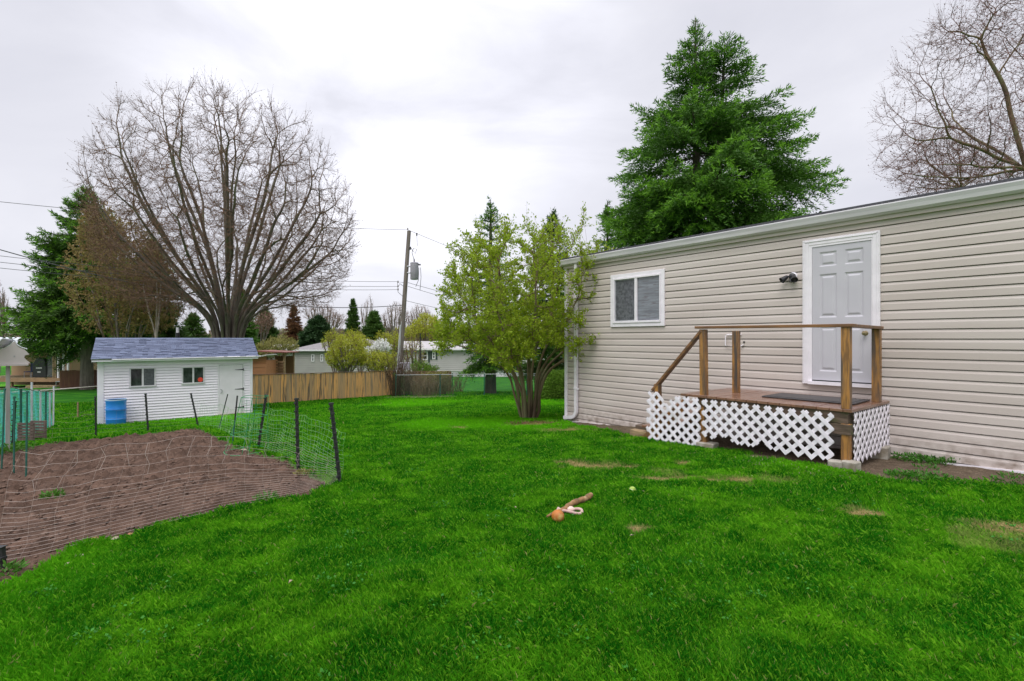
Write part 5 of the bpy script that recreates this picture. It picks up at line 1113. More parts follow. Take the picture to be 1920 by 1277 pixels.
def cf(px, ptop, pbase, Y, name, label, wpx, seed, mn=None, mn2=None, prof=None, **kw):
    b = g3(pw(px, 600, Y).x, Y); H = (HY - ptop) * K_(Y) - b.z; r = wpx * K_(Y) / 2
    pr = prof or [(0, r), (.3, r * .95), (.6, r * .62), (.85, r * .3), (1, .05)]
    if prof: pr = [(a, b_ * K_(Y)) for a, b_ in prof]
    return conifer(name, label, 'tree', b, H, pr, seed, mn or M['needle_dark'], mn2, **kw)
cf(285, 452, 0, 31, 'pine_tree', 'dark pine filling the gap between the brown tree and the bare maple', 150, 21, blade=(.24, .07), dens=.8, gap=.25, z0=.1)
cf(920, 374, 737, 32, 'spruce_tree', 'narrow pointed spruce standing left behind the young leafing tree', 150, 22, mn=M['needle'], mn2=M['needle_new'], blade=(.18, .05), dens=.75, wh=.42, z0=.16, gap=.12, r_tr=.03, upt=.5)
cf(1036, 396, 737, 30, 'spruce_tree', 'broad dark spruce right behind the young leafing tree by the house corner', 170, 23, mn=M['needle_dark'], mn2=M['needle'], blade=(.2, .055), dens=.9, wh=.42, z0=.10, gap=.08, upt=.5)
cf(1139, 378, 0, 25, 'spruce_tree', 'small spruce showing above the far end of the roof, left of the big one', 130, 24, mn=M['needle'], mn2=M['needle_new'], blade=(.16, .045), dens=.8, wh=.42, z0=.2)
Y = 22.0; b = g3(pw(1310, 600, Y).x, Y); k = K_(Y); H = (HY - 34) * k - b.z
fz = lambda py: ((HY - py) * k - b.z) / H
bigp = [(0, 185 * k), (fz(560), 205 * k), (fz(480), 228 * k), (fz(400), 212 * k), (fz(345), 205 * k), (fz(290), 165 * k), (fz(230), 122 * k), (fz(180), 86 * k), (fz(130), 50 * k), (fz(90), 24 * k), (fz(60), 9 * k), (1, 2 * k)]
conifer('spruce_tree', 'very tall twin-topped green spruce rising behind the beige house', 'tree', b, H, bigp, 31, M['needle'], M['needle_new'], dens=1.3, blade=(.17, .05), z0=.22, gap=.02, tops=[(-.15, 0, 1.0), (1.2, .1, .935)], upt=.5, droop=.38, sparse=1.25, wh=.56, tidy=.2)
# --- bare trees over the right end of the roof
def bare(px, Y, name, label, ells, trunk, nst, rt, ex, cut, seed, mt, mw, leaf, pyf, group=None, **kw):
    b = g3(pw(px, 600, Y).x, Y); k = K_(Y); T = []
    for n, cx, cy, rx, ry in ells:
        T.append(ell_tips(n, (cx - px) * k, (HY - cy) * k - b.z, rx * k, rx * k * .8, ry * k, np.random.default_rng(seed + cx), .12))
    T = np.concatenate(T); hT = (HY - pyf) * k - b.z; T = T[T[:, 2] > hT * .8]
    return stems_tree(name, label, 'tree', b, T, nst, rt, ex, cut, mt, mw, seed, trunk=(hT, trunk, 0.0), leaf=leaf, spread_base=.05, first=.3, group=group, **kw)
bare(1925, 16.5, 'bare_tree', 'large bare budding tree at the right edge above the roof', [(6000, 1960, 190, 300, 250), (1300, 1800, 290, 150, 80), (700, 1840, 60, 100, 60)], .10, 12, .0035, .41, .02, 41, M['bark_green'], M['twig_red'], (M['bud_red'], 1, .045, .55, 1.0, 2), 318, wig=.05, z_up=.25, up=.05, bd=.32, cd=.5, lat=(1, .6, 8))
bare(1803, 21, 'bare_tree', 'smaller bare tree just left of the large one, low above the roof edge', [(900, 1790, 330, 110, 62), (300, 1745, 300, 70, 60)], .08, 8, .0046, .39, .02, 43, M['bark_green'], M['twig_red'], (M['bud_red'], 1, .045, .55, 1.0, 2), 352, wig=.05, z_up=.1, bd=.32, cd=.5, lat=(1, .6, 8))
# ------------------------------------------------------------------ far trees
def puff(px, py, rx, ry, Y, name, label, ml, n, size, seed, mt=None, cat='tree', group=None, trunk=.1, stems=4, ratio=.5, tipn=260, spread=1.0, rt=.012):
    """a bush or far tree: stems with loose foliage round an uneven crown"""
    b = g3(pw(px, 600, Y).x, Y); k = K_(Y); rs = np.random.default_rng(seed); cz = (HY - py) * k - b.z
    T = ell_tips(tipn, 0, cz, rx * k, rx * k, ry * k, rs, .25); T *= 1 + .10 * np.sin(T[:, :1] * 3 / max(rx * k, .3) + seed); T = T[T[:, 2] > .25]
    per = max(1, int(n / (len(T) * 2)))
    return stems_tree(name, label, cat, b, T, stems, rt, .42, .04, mt or M['bark_grey'], M['twig_maple'] if mt is None else mt, seed, group=group, spread_base=.1, first=.3, leaf=(ml, per, size, ratio, spread, 3))
g_far = 'trees far beyond the fence'
cf(497, 578, 0, 78, 'pine_tree', 'round-topped green pine far behind, right of the maple trunk', 66, 51, dens=.6, blade=(.5, .17), group=g_far, z0=.3, gap=.3, sparse=.6, droop=.0)
cf(551, 573, 0, 80, 'larch_tree', 'rust-brown pointed conifer far behind the cedar shelter', 48, 52, mn=M['bud_rust'], dens=.6, blade=(.4, .13), group=g_far, z0=.1, gap=.2, sparse=.7)
puff(612, 590, 44, 20, 95, 'bare_tree', 'reddish twiggy bare tree on the far skyline above the grey house', M['pinkhaze'], 2500, .35, 53, group=g_far, stems=7, ratio=.12, tipn=900, rt=.02)
cf(596, 597, 0, 66, 'cedar_tree', 'low broad dark evergreen right behind the grey house roof', 104, 54, mn=M['dark_leaf'], dens=.9, blade=(.4, .14), group=g_far, z0=.05, prof=[(0, 50), (.35, 48), (.6, 36), (.8, 20), (1, 3)], sparse=.8)
cf(662, 562, 0, 72, 'spruce_tree', 'small symmetrical spruce on the far skyline above the yellow bushes', 40, 55, mn=M['needle_dark'], dens=.8, blade=(.36, .12), group=g_far, z0=.1, sparse=.8)
puff(687, 585, 14, 32, 88, 'bare_tree', 'thin upright bare tree right of the small far spruce', M['pinkhaze'], 500, .2, 56, group=g_far, ratio=.1, tipn=260, rt=.018)
cf(701, 588, 0, 70, 'pine_tree', 'squat dark pine right of the small far spruce', 46, 57, dens=.7, blade=(.4, .14), group=g_far, z0=.2, sparse=.7, prof=[(0, 22), (.5, 23), (.8, 15), (1, 4)])
puff(742, 600, 38, 27, 92, 'bare_tree', 'pale rounded bare tree behind the utility pole, left one of two', M['pinkhaze'], 1500, .3, 58, group=g_far, stems=8, ratio=.1, tipn=1100, rt=.018)
puff(795, 600, 34, 24, 96, 'bare_tree', 'pale rounded bare tree right of the utility pole, right one of two', M['pinkhaze'], 1500, .3, 59, group=g_far, stems=8, ratio=.1, tipn=1000, rt=.018)
puff(-2, 575, 18, 52, 60, 'bare_tree', 'grey bare tree at the left edge beyond the spruce', M['pinkhaze'], 800, .25, 60, group=g_far, stems=6, ratio=.1, tipn=700, rt=.016)
cf(455, 545, 0, 48, 'pine_tree', 'green pine half hidden behind the maple stems on their right', 70, 61, mn=M['needle'], dens=.7, blade=(.3, .09), group=g_far, z0=.2, gap=.2, sparse=.8)
cf(362, 590, 0, 50, 'pine_tree', 'low green pine seen between the maple stems', 90, 71, mn=M['needle_dark'], dens=.7, blade=(.3, .1), group=g_far, z0=.1, gap=.2, sparse=.8)
puff(480, 605, 34, 22, 75, 'bare_tree', 'pinkish budding tree low behind the right end of the shed roof', M['pinkhaze'], 3000, .35, 62, group=g_far, stems=6, ratio=.3, tipn=600, rt=.016)
gb = 'spring bushes beyond the board fence'
puff(512, 652, 46, 19, 48, 'bush', 'olive green twiggy bush behind the slatted wooden shelter', M['olive'], 9000, .18, 63, cat='bush', group=gb, stems=8, ratio=.3, tipn=500)
puff(650, 662, 42, 34, 40, 'bush', 'bright yellow-green willow bush in front of the grey house', M['willow'], 12000, .16, 64, cat='bush', group=gb, stems=8, ratio=.3, tipn=700)
puff(628, 640, 26, 16, 44, 'bush', 'pale yellow-green branches spreading over the grey house roof', M['willow'], 2600, .15, 65, cat='bush', group=gb, stems=5, ratio=.3, tipn=300)
puff(676, 640, 30, 18, 46, 'bush', 'yellow-green bush top above the willow, left of the white blossom', M['willow'], 4000, .16, 66, cat='bush', group=gb, stems=5, ratio=.3, tipn=300)
puff(712, 675, 40, 24, 41, 'bush', 'yellow-green bush below the white blossom left of the utility pole', M['willow'], 9000, .15, 67, cat='bush', group=gb, stems=8, ratio=.3, tipn=500)
puff(732, 640, 26, 28, 47, 'bush', 'upright yellow-green bush directly left of the utility pole', M['willow'], 5000, .16, 68, cat='bush', group=gb, stems=6, ratio=.3, tipn=400)
puff(706, 655, 24, 15, 43.5, 'blossom_tree', 'small tree covered in white blossom among the yellow bushes', M['blossom'], 6000, .14, 69, stems=5, ratio=.7, tipn=300)
puff(795, 616, 44, 22, 62, 'bush', 'tall yellow-green tree crown right of the utility pole above the white house', M['willow'], 9000, .24, 70, cat='bush', group=gb, stems=8, ratio=.3, tipn=500)
puff(779, 662, 24, 38, 37.5, 'bush', 'loose yellow-green bush around the black post right of the pole', M['willow'], 1500, .13, 72, cat='bush', group=gb, stems=6, ratio=.3, tipn=420)
puff(797, 690, 26, 14, 35.5, 'bush', 'low light green leafy bush behind the short brown fence', M['hedge'], 4500, .12, 73, cat='bush', group=gb, stems=6, ratio=.4, tipn=300)
puff(815, 707, 26, 12, 33.0, 'vine', 'green creeper growing over the short brown fence', M['olive'], 5000, .10, 74, cat='vine', stems=6, ratio=.5, tipn=300)
# bare brush growing along the chain-link fence
def brush(px, Y, w_, h, n, label, seed, m=None):
    b = g3(pw(px, 600, Y).x, Y); o = thing('dry_brush', label, 'bush', b, 0, 'bare brush along the chain-link fence'); rs = np.random.default_rng(seed); T = Tubes()
    for i in range(n):
        p0 = np.array([rs.normal(0, w_ * .35), rs.normal(0, .25), -.05]); hh = h * rs.uniform(.35, 1.1); l = rs.normal(0, .22, 2); p1 = p0 + np.array([l[0] * hh * .4, l[1] * hh * .4, hh * .5]); p2 = p0 + np.array([l[0] * hh, l[1] * hh, hh])
        T.add([p0, p1, p2], [.016, .012, .004], 3)
        for q in range(3):
            t = rs.uniform(.3, .9); s = p0 + (p2 - p0) * t; T.add([s, s + np.array([rs.normal(0, .12), 0, .15]), s + np.array([rs.normal(0, .25), rs.normal(0, .1), .35])], [.008, .006, .002], 3)
    T.build('stems', m or M['twig_maple'], o); return o
brush(742, 30.4, .55, 3.2, 70, 'tall bare brown brush at the foot of the utility pole', 81, mat('brown brush stems', (.13, .075, .04), (.08, .05, .03), 1, .9))
brush(762, 30.9, .9, 2.1, 90, 'bare grey brush where the two fences meet', 82, mat('dry brush stems', (.22, .165, .11), (.13, .10, .07), 1, .9))
brush(795, 30.6, 1.2, 1.4, 120, 'dry straw-coloured brush behind the chain-link fence, middle clump', 83, mat('straw brush stems', (.33, .25, .15), (.2, .15, .09), 1, .9))
brush(832, 31.2, .9, 1.3, 80, 'dry grey-green brush behind the chain-link fence below the square post', 84, mat('olive brush stems', (.20, .19, .09), (.14, .12, .06), 1, .9))
brush(858, 33.5, .7, 1.2, 25, 'sparse bare twigs left of the spruce trunk on the neighbour lawn', 85)
# clipped round hedge
hb_ = g3(pw(1048, 600, 25).x, 25.0); rs = np.random.default_rng(90); hd = thing('round_hedge', 'rounded yellow-green clipped hedge beyond the house corner', 'hedge', hb_)
v = rs.normal(0, 1, (16000, 3)); v /= np.linalg.norm(v, axis=1)[:, None]; v[:, 2] = np.abs(v[:, 2]); f = 1 - .25 * rs.random(len(v)) ** 2; P_ = v * f[:, None] * np.array([.98, .95, 1.45]) * (1 + .06 * np.sin(v[:, :1] * 7 + v[:, 2:] * 5))
V, Fc, rn = leaves(P_, v, .085, .5, rs, .6); npobj('foliage', V, Fc, M['hedge'], hd, attrs={'rnd': ('FACE', rn)})
T = Tubes(); [T.add([np.array([0, 0, 0.]), p * .5 + np.array([0, 0, .1]), p * .96], [.02, .014, .004], 3) for p in P_[:160]]; T.build('stems', M['bark_dark'], hd)
# distant belt of woods
def belt():
    rs = np.random.default_rng(95); n = 60000; ang = rs.uniform(-52, 12, n); Yd = rs.uniform(105, 140, n); x = np.tan(np.radians(ang)) * Yd
    top = 5.4 + 3.2 * (fbm(x, Yd, .05, 3, 96) - .5) * 2 + (fbm(x, Yd, .3, 3, 97) - .5) * 2.4 - np.clip((x + 20) / 60, 0, 1) * 2.0
    z = -4.2 + np.clip(top, 1.5, 9) * rs.random(n) ** .65; pos = np.stack([x, Yd, z], 1)
    V, Fc, rn = leaves(pos, np.tile([0, 0, 1.0], (n, 1)), 1.1, .35, rs, .8); return V, Fc, rn
V, Fc, rn = belt(); o = npobj('distant_woods', V, Fc, leafmat('distant spring woods', (.17, .15, .09), (.24, .17, .13), .3, c3=(.17, .22, .06), t3=(.5, .6), sc3=.08), None, attrs={'rnd': ('FACE', rn)})
tag(o, 'low belt of brown and olive woods on the horizon', 'woods', kind='stuff')
# ------------------------------------------------------------------ houses beyond the fence
def gable_house(name, label, x0, x1, Y, ztop, ridge, D, mw, mr_, base_z, hip=0, wins=(), skirt=0, corner=True, over=.35, shutters=()):
    o = thing(name, label, 'house', (x0, Y, base_z)); L = x1 - x0; h = ztop - base_z; rh = ridge - base_z
    mb = MB(); mb.b2((0, .05, skirt), (L, D, h)); 
    if not hip: mb.prism([(.05, h), (D, h), (D / 2, rh - .1)], 0, L, 'yz')
    mb.build('wall', mw, o); panel_siding(0, L, skirt, h, mw, 'siding', o, pitch=.2, y=.04)
    if skirt: mb = MB(); mb.b2((.05, .1, -.3), (L - .05, D, skirt)); mb.build('skirting', M['white'], o)
    mb = MB(); a = -over; e = h - .05
    if hip: V = [(a, a, e), (L - a, a, e), (L - a, D - a, e), (a, D - a, e), (hip, D / 2, rh), (L - hip, D / 2, rh)]; Fs = [(0, 1, 5, 4), (1, 2, 5), (2, 3, 4, 5), (3, 0, 4), (3, 2, 1, 0)]; mb.add(V, Fs, .5)
    else: mb.prism([(a, e), (D / 2, rh), (D - a, e), (D - a, e - .12), (D / 2, rh - .14), (a, e - .12)], a, L - a, 'yz')
    mb.build('roof', mr_, o)
    mb = MB(); mb.b2((a - .02, a - .03, e - .14), (L - a + .02, a + .0, e + .03)); mb.build('fascia', M['white'], o)
    if corner:
        for xx in (0, L): mb = MB(); mb.b2((xx - .08, -.03, skirt), (xx + .08, .04, h - .1)); mb.build('corner_board', M['white'], o)
    for (wx0, wx1, wz0, wz1) in wins:
        mb = MB(); t = .1
        mb.b2((wx0, -.04, wz0), (wx0 + t, .02, wz1)); mb.b2((wx1 - t, -.04, wz0), (wx1, .02, wz1)); mb.b2((wx0 + t, -.04, wz1 - t), (wx1 - t, .02, wz1)); mb.b2((wx0 + t, -.04, wz0), (wx1 - t, .02, wz0 + t)); mb.b2((wx0 + t, -.03, (wz0 + wz1) / 2 - .03), (wx1 - t, .015, (wz0 + wz1) / 2 + .03))
        w_ = mb.build('window', M['white'], o); mb = MB(); mb.b2((wx0 + t, -.012, wz0 + t), (wx1 - t, .01, wz1 - t)); mb.build('pane', M['glass_dark'], w_)
    for (wx0, wx1, wz0, wz1) in shutters: mb = MB(); mb.b2((wx0, -.05, wz0), (wx1, -.0, wz1)); mb.build('shutter', mat('dark green shutter', (.04, .06, .055), rough=.6), o)
    return o
M['greywall'] = mat('grey house siding', (.40, .38, .36), (.36, .34, .33), 1, .7)
M['greyroof'] = mat('grey house shingles', (.24, .225, .225), (.19, .175, .18), 5, .9)
M['paleroof'] = mat('pale roof', (.42, .40, .40), (.36, .34, .34), 2, .8)
M['offwhite'] = mat('off-white siding', (.50, .47, .47), (.46, .43, .43), 1, .7)
k = K_(56); xh = lambda px, Y: (px - HX) / F * Y; zh = lambda py, Y: (HY - py) / F * Y
gable_house('grey_house', 'grey sided house with hipped grey roof behind the board fence and yellow bushes', xh(549, 56), xh(725, 56), 56, zh(655, 56), zh(637, 56) + .1, 9, M['greywall'], M['greyroof'], -4.0, hip=3.5,
            wins=[((584 - 549) * k, (589.5 - 549) * k, 4.0 + zh(678, 56), 4.0 + zh(664, 56)), ((601 - 549) * k, (606 - 549) * k, 4.0 + zh(678, 56), 4.0 + zh(664, 56))])
gable_house('far_house', 'low pale-roofed house left of the grey house, mostly hidden behind bushes', xh(498, 68), xh(553, 68), 68, zh(658, 68), zh(646, 68), 8, M['offwhite'], M['paleroof'], -4.1)
Y = 52; k = K_(Y); b0 = -4.0
gable_house('white_mobile_home', 'long off-white mobile home with dark shutters beyond the chain-link fence', xh(752, Y), xh(1085, Y), Y, zh(653, Y), zh(640, Y), 5.5, M['offwhite'], M['paleroof'], b0, skirt=.62,
            wins=[((810.5 - 752) * k, (816.5 - 752) * k, -b0 + zh(673.5, Y), -b0 + zh(659.5, Y)), ((792 - 752) * k, (802 - 752) * k, -b0 + zh(675, Y), -b0 + zh(659, Y)), ((930 - 752) * k, (950 - 752) * k, -b0 + zh(673, Y), -b0 + zh(660, Y))],
            shutters=[((807 - 752) * k, (810 - 752) * k, -b0 + zh(674, Y), -b0 + zh(659, Y)), ((817 - 752) * k, (820 - 752) * k, -b0 + zh(674, Y), -b0 + zh(659, Y)), ((803 - 752) * k, (806 - 752) * k, -b0 + zh(680, Y), -b0 + zh(659, Y))])
# cedar shed and slatted shelter behind the fence
Y = 33.5; k = K_(Y); bz = float(gz(xh(485, Y), Y))
cs = thing('cedar_shed', 'orange cedar-clad lean-to shed behind the fence right of the white shed', 'shed', (xh(455, Y), Y, bz)); W_ = (499 - 455) * k; h0, h1 = zh(676, Y) - bz, zh(671, Y) - bz
mb = MB(); n = 9
for i in range(n): mb.b2((0, -.012 * (i % 2), h0 * i / n), (W_, .03, h0 * (i + 1) / n - .01))
mb.prism([(0, h0 - .01), (W_, h0 - .01), (W_, h1 + .1)], 0, .03); mb.b2((.02, .03, 0), (W_ - .02, 1.7, h0)); mb.build('wall', mat('orange cedar boards', (.47, .19, .085), (.36, .15, .07), 2, .7, stretch=(.6, 4, 6), rnd=((.52, .25, .12), .6)), cs)
mb = MB(); mb.prism([(-.1, h0 - .02), (W_ + .15, h1 + .17), (W_ + .15, h1 + .24), (-.1, h0 + .06)], -.2, 1.9); mb.build('roof', mat('white metal roof', (.68, .66, .66), rough=.4), cs)
Y = 35; k = K_(Y); bz = float(gz(xh(515, Y), Y)); ss = thing('slatted_shelter', 'brown wooden shelter with horizontal slatted wall beside the cedar shed', 'shelter', (xh(498, Y), Y, bz)); W_ = (534 - 498) * k; tp = zh(662, Y) - bz
for xx in (.05, W_ - .05):
    for yy in (.05, 1.5): mb = MB(); mb.b2((xx - .06, yy - .06, 0), (xx + .06, yy + .06, tp)); mb.build('post', M['timber'], ss)
mb = MB(); n = 11
for i in range(n): 
    z_l = tp * (.03 + i * .078); mb.b2((0, -.04, z_l), (W_ - .1, -.012, z_l + .135)) if i < 10 else None
mb.build('slats', mat('brown shelter slats', (.26, .14, .08), (.17, .10, .06), 3, .8, stretch=(.6, 4, 4), rnd=((.36, .22, .13), .7)), ss)
mb = MB(); mb.b2((.1, 1.4, 0), (W_, 1.44, tp * .9)); mb.build('back_wall', M['board_dark'], ss)
mb = MB(); mb.prism([(-.5, tp + .1), (W_ + .25, tp - .0), (W_ + .25, tp + .08), (-.5, tp + .18)], -.25, 1.8); mb.build('roof', mat('rust brown roof', (.2, .07, .05), rough=.7), ss)
# dark pickup partly hidden by the grey house
Y = 57; k = K_(Y); bz = float(gz(-25.7, Y)); pk = thing('parked_truck', 'dark parked pickup truck peeking out left of the grey house', 'truck', (-25.7, Y, bz), R(90))
mb = MB(); mb.prism([(-.2, .45), (4.9, .45), (5.0, .75), (4.9, 1.05), (3.6, 1.15), (3.0, 1.75), (1.7, 1.78), (1.5, 1.12), (-.25, 1.08)], -.85, .85); mb.build('body', mat('dark truck paint', (.025, .03, .045), rough=.25), pk, bevel=.05)
mb = MB(); mb.prism([(3.45, 1.18), (2.95, 1.68), (1.8, 1.70), (1.65, 1.2)], -.86, .86); mb.build('side_window', mat('truck glass', (.25, .27, .3), rough=.1), pk)
for xx in (.75, 4.0):
    for yy in (-.82, .82):
        mb = MB(); mb.tube([(xx, yy - .11, .38), (xx, yy + .11, .38)], .38, 18); w_ = mb.build('wheel', M['black'], pk); mb = MB(); mb.tube([(xx, yy - .12, .38), (xx, yy + .12, .38)], .2, 12); mb.build('rim', M['metal'], w_)
# ------------------------------------------------------------------ neighbour's deck at the left
Y = 37; k = K_(Y); bz = float(gz(xh(60, Y), Y)); nd = thing('neighbour_deck', 'brown wooden deck with tan porch wall and white roof at the far left', 'deck', (0, Y, bz)); X = lambda px: (px - HX) * k; Z = lambda py: (HY - py) * k - bz
tan = mat('tan porch wall', (.42, .27, .16), (.36, .23, .14), 1, .8)
mb = MB(); x = X(-60)
while x < X(113): mb.b2((x, 0, Z(710)), (min(x + .14, X(113)), 3.2, Z(709))); x += .148
mb.build('floor_boards', M['timber'], nd)
mb = MB(); mb.b2((X(-60), -.04, Z(716)), (X(113), .0, Z(709.3))); mb.build('rim_board', mat('pale deck rim', (.36, .22, .12), (.28, .17, .1), 2, .8), nd)
for px in (-40, 20, 60, 111): mb = MB(); mb.b2((X(px) - .06, .05, -.2), (X(px) + .06, .17, Z(716))); mb.build('leg', M['board_dark'], nd)
mb = MB(); mb.b2((X(-60), 3.2, -.1), (X(112), 3.35, Z(655))); mb.build('back_wall', tan, nd)
mb = MB(); mb.b2((X(112), .4, Z(710)), (X(125), 3.35, Z(656))); mb.build('side_wall', tan, nd)
for px, m_ in ((97, 'timber'), (101, 'timber'), (106, 'white'), (116, 'white'), (124, 'white')): mb = MB(); mb.b2((X(px) - .05, .1, Z(709)), (X(px) + .05, .2, Z(655))); mb.build('post', M[m_], nd)
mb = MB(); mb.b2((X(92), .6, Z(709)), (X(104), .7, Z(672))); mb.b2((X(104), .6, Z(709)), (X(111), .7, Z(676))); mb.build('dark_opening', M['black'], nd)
mb = MB(); mb.prism([(X(-60), Z(632)), (X(70), Z(646)), (X(142), Z(652)), (X(142), Z(655)), (X(-60), Z(652))], -.5, 3.8); mb.build('roof', mat('white porch roof', (.62, .65, .68), (.5, .53, .55), 1, .5), nd)
mb = MB(); mb.b2((X(30), -1.0, -.1), (X(113), -.5, Z(730))); mb.b2((X(60), -.5, -.1), (X(113), -.05, Z(722))); mb.build('steps', M['timber'], nd)
gl = thing('barbecue_grill', 'black covered barbecue grill standing on the neighbour deck', 'grill', (X(59), Y + .9, bz + Z(709)))
mb = MB(); w_ = 27 * k; mb.prism([(-w_ / 2, 0), (w_ / 2, 0), (w_ / 2, .75), (w_ * .42, 1.0), (w_ * .45, 1.1), (w_ * .3, 1.45), (-w_ * .2, 1.5), (-w_ * .4, 1.15), (-w_ / 2, 1.0)], -.3, .3); mb.build('cover', M['black'], gl, bevel=.04)
mb = MB(); mb.b2((-.22, -.32, .66), (.22, -.30, .76)); mb.b2((-.12, -.32, .36), (.12, -.30, .46)); mb.build('label_panels', mat('pale grill panel', (.5, .5, .5), rough=.5), gl)
mb = MB(); mb.tube([(-.45, 0, -.0), (.45, 0, -.0)], .06, 8); mb.build('foot', M['black'], gl)
cv = thing('folded_table', 'upright folded grey table leaning on the deck right of the grill', 'table', (X(84), Y + .5, bz + Z(708)))
mb = MB(); mb.box((0, 0, .82), (15.5 * k, .07, 1.64)); mb.build('table_top', mat('dark grey plastic', (.12, .125, .13), (.09, .09, .095), 3, .6), cv, bevel=.05)
mb = MB(); mb.tube([(-.25, -.05, .2), (-.25, -.05, 1.4)], .015, 6); mb.tube([(.25, -.05, .2), (.25, -.05, 1.4)], .015, 6); mb.tube([(-.25, -.05, .7), (.25, -.05, .7)], .015, 6); mb.build('folded_legs', M['black'], cv)
ch = thing('patio_chair', 'dark blue folding chair on the neighbour deck left of the grill', 'chair', (X(38), Y + .8, bz + Z(709)))
mb = MB(); mb.b2((-.3, -.25, .40), (.3, .3, .45)); mb.build('seat', mat('navy cloth', (.03, .035, .1), rough=.8), ch)
mb = MB(); mb.box((0, .32, .75), (.6, .05, .7)); mb.build('backrest', bpy.data.materials['navy cloth'], ch)
for a in (-.27, .27):
    for b_ in (-.22, .27): mb = MB(); mb.tube([(a, b_, 0), (a, b_, .41)], .02, 6); mb.build('leg', M['metal'], ch)
for dx, lb in ((131, 'grey chair frame standing on grass right of the neighbour porch'),):
    oc = thing('lawn_chair', lb, 'chair', (X(131), Y - .6, float(gz(X(131), Y - .6)))); mb = MB(); mb.b2((-.3, -.25, .42), (.3, .3, .46)); mb.build('seat', M['metal'], oc); mb = MB(); mb.box((0, .3, .8), (.6, .04, .7)); mb.build('backrest', M['white'], oc)
    for a in (-.27, .27):
        for b_ in (-.22, .27): mb = MB(); mb.tube([(a, b_, 0), (a, b_, .43)], .02, 6); mb.build('leg', M['metal'], oc)
tp_ = pw(140, 688, 44); mb = MB(); z0_ = float(gz(tp_.x, 44)); tbl = thing('white_table', 'white folding table on the grass behind the dark red fence', 'table', (tp_.x, 44, z0_)); mb.box((0, 0, 1.2), (1.9, .8, .05)); mb.build('table_top', M['white'], tbl)
for a in (-.8, .8): mb = MB(); mb.tube([(a, 0, 0), (a, 0, 1.18)], .03, 6); mb.build('leg', M['metal'], tbl)
# ------------------------------------------------------------------ small weeds
def weeds(name, label, pts, n, size, ml, seed, kind=None, cat='weed', h=.06, rad=.12):
    rs = np.random.default_rng(seed); P_, D_ = [], []
    for (px, py) in pts:
        b = gp(px, py); a = rs.uniform(0, 6.28, n); r = rad * np.sqrt(rs.random(n)); x = b.x + r * np.cos(a); y = b.y + r * np.sin(a); P_.append(np.stack([x, y, gz(x, y) + rs.random(n) * h], 1)); D_.append(np.stack([np.cos(a), np.sin(a), np.full(n, .9)], 1))
    V, Fc, rn = leaves(np.concatenate(P_), np.concatenate(D_), size, .4, rs, .5); o = npobj(name, V, Fc, ml, None, attrs={'rnd': ('FACE', rn)}); tag(o, label, cat, kind=kind); return o
wl = leafmat('weed leaves', (.05, .16, .015), (.09, .22, .03), .3)
ivm = leafmat('ivy leaves', (.03, .13, .012), (.07, .21, .02), .2)
weeds('ground_cover', 'low green leafy weeds hugging the house wall right of the porch', [(1690 + 10 * i, 862 + 1.2 * i + 3 * math.sin(i * 2)) for i in range(10)], 90, .038, ivm, 101, 'stuff', 'ground cover', h=.07, rad=.10)
weeds('ground_cover', 'ragged patch of green weeds on the bare soil away from the wall, right of the porch', [(1680 + 13 * i, 893 + 6 * math.sin(i * 3) + i) for i in range(8)] + [(1735, 880), (1890, 905), (1900, 898)], 70, .038, ivm, 109, 'stuff', 'ground cover', h=.04, rad=.12)
weeds('weed_clump', 'small bright green weed tuft on the bare soil at the left', [(98, 934)], 120, .05, wl, 102, h=.05, rad=.09)
weeds('weed_clump', 'light green weed patch on the front edge of the bed', [(498, 940)], 130, .045, wl, 103, h=.05, rad=.11)
weeds('weed_clump', 'thin green weeds around the foot of the birdhouse pole', [(14, 850)], 300, .07, wl, 104, h=.13, rad=.34)
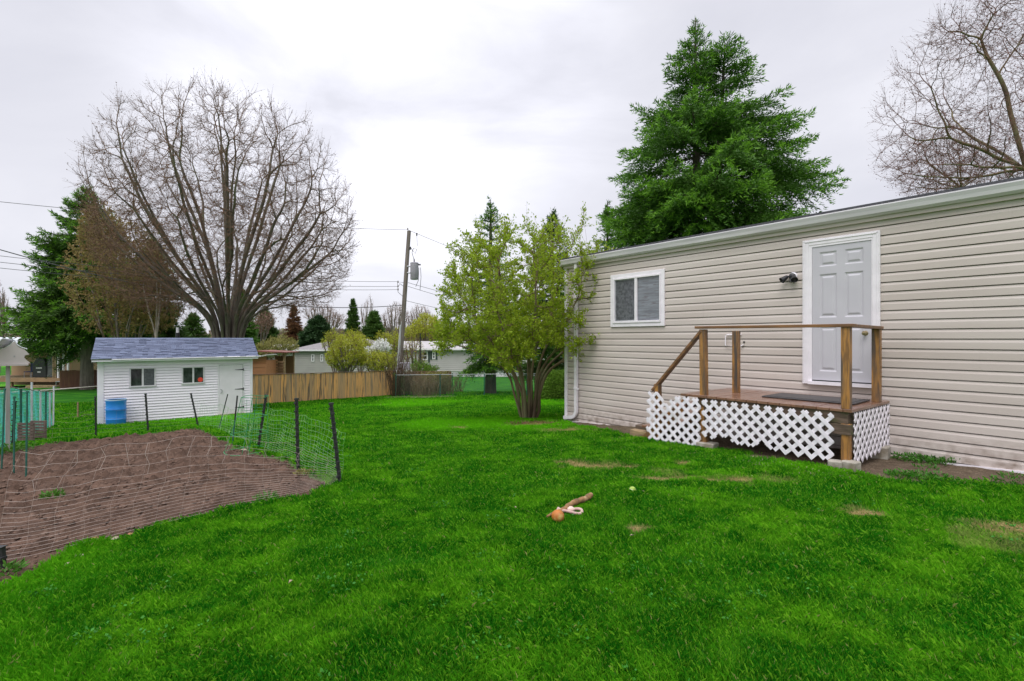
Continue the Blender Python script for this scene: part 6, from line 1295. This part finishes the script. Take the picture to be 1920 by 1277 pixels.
weeds('weed_clump', 'pale weed sprigs near the right stake on the bed', [(571, 891)], 70, .05, leafmat('pale weed', (.2, .2, .05), (.25, .22, .07), .3), 105, h=.05, rad=.1)
weeds('weed_clump', 'tiny green weed in the bottom left corner of the bed', [(12, 1078)], 70, .05, wl, 106, h=.05, rad=.07)
P_, D_ = [], []; rs = np.random.default_rng(120)
for _ in range(130):
    r_ = 2.0 + 9 * rs.random() ** 1.4; a_ = rs.uniform(R(-46), R(46)); x0_, y0_ = r_ * math.sin(a_), r_ * math.cos(a_)
    if bed_in(np.array([x0_]), np.array([y0_]))[0] > -.15 or dirt(np.array([x0_]), np.array([y0_]))[0] > .2: continue
    m_ = int(rs.integers(8, 46)); rr_ = rs.uniform(.03, .14); a = rs.uniform(0, 6.28, m_); q_ = rr_ * np.sqrt(rs.random(m_)); x = x0_ + q_ * np.cos(a); y = y0_ + q_ * np.sin(a)
    P_.append(np.stack([x, y, gz(x, y) + rs.uniform(.012, .045, m_)], 1)); D_.append(np.stack([np.cos(a), np.sin(a), np.full(m_, .3)], 1))
P_, D_ = np.concatenate(P_), np.concatenate(D_); V, Fc, rn = leaves(P_, D_, .019, .7, rs, .4)
o = npobj('clover', V, Fc, leafmat('clover leaves', (.016, .13, .008), (.035, .20, .012), .15, rr=(.05, .22, .015)), None, attrs={'rnd': ('FACE', rn)}); tag(o, 'small patches of clover and broad-leaved weeds scattered through the lawn', 'clover', kind='stuff')
weeds('leaf_litter', 'brown leaf litter at the foot of the leafing tree', [(960 + 9 * i, 792 + 3 * math.sin(i)) for i in range(8)] + [(1040, 797), (1055, 800)], 40, .05, leafmat('leaf litter', (.18, .10, .05), (.3, .18, .1), .1), 107, 'stuff', 'leaf litter', h=.02, rad=.25)
weeds('wood_chips', 'pale chips and gravel on the bare ground beside the porch steps', [(1150 + 12 * i, 828 + 1.9 * i + 5 * math.sin(i * 5)) for i in range(-6, 38)], 26, .03, leafmat('chips', (.33, .24, .18), (.2, .13, .1), .0, rr=(.42, .34, .28)), 108, 'stuff', 'chips', h=.012, rad=.22)
print('objects', len(bpy.data.objects), 'polys', sum(len(m.polygons) for m in bpy.data.meshes))
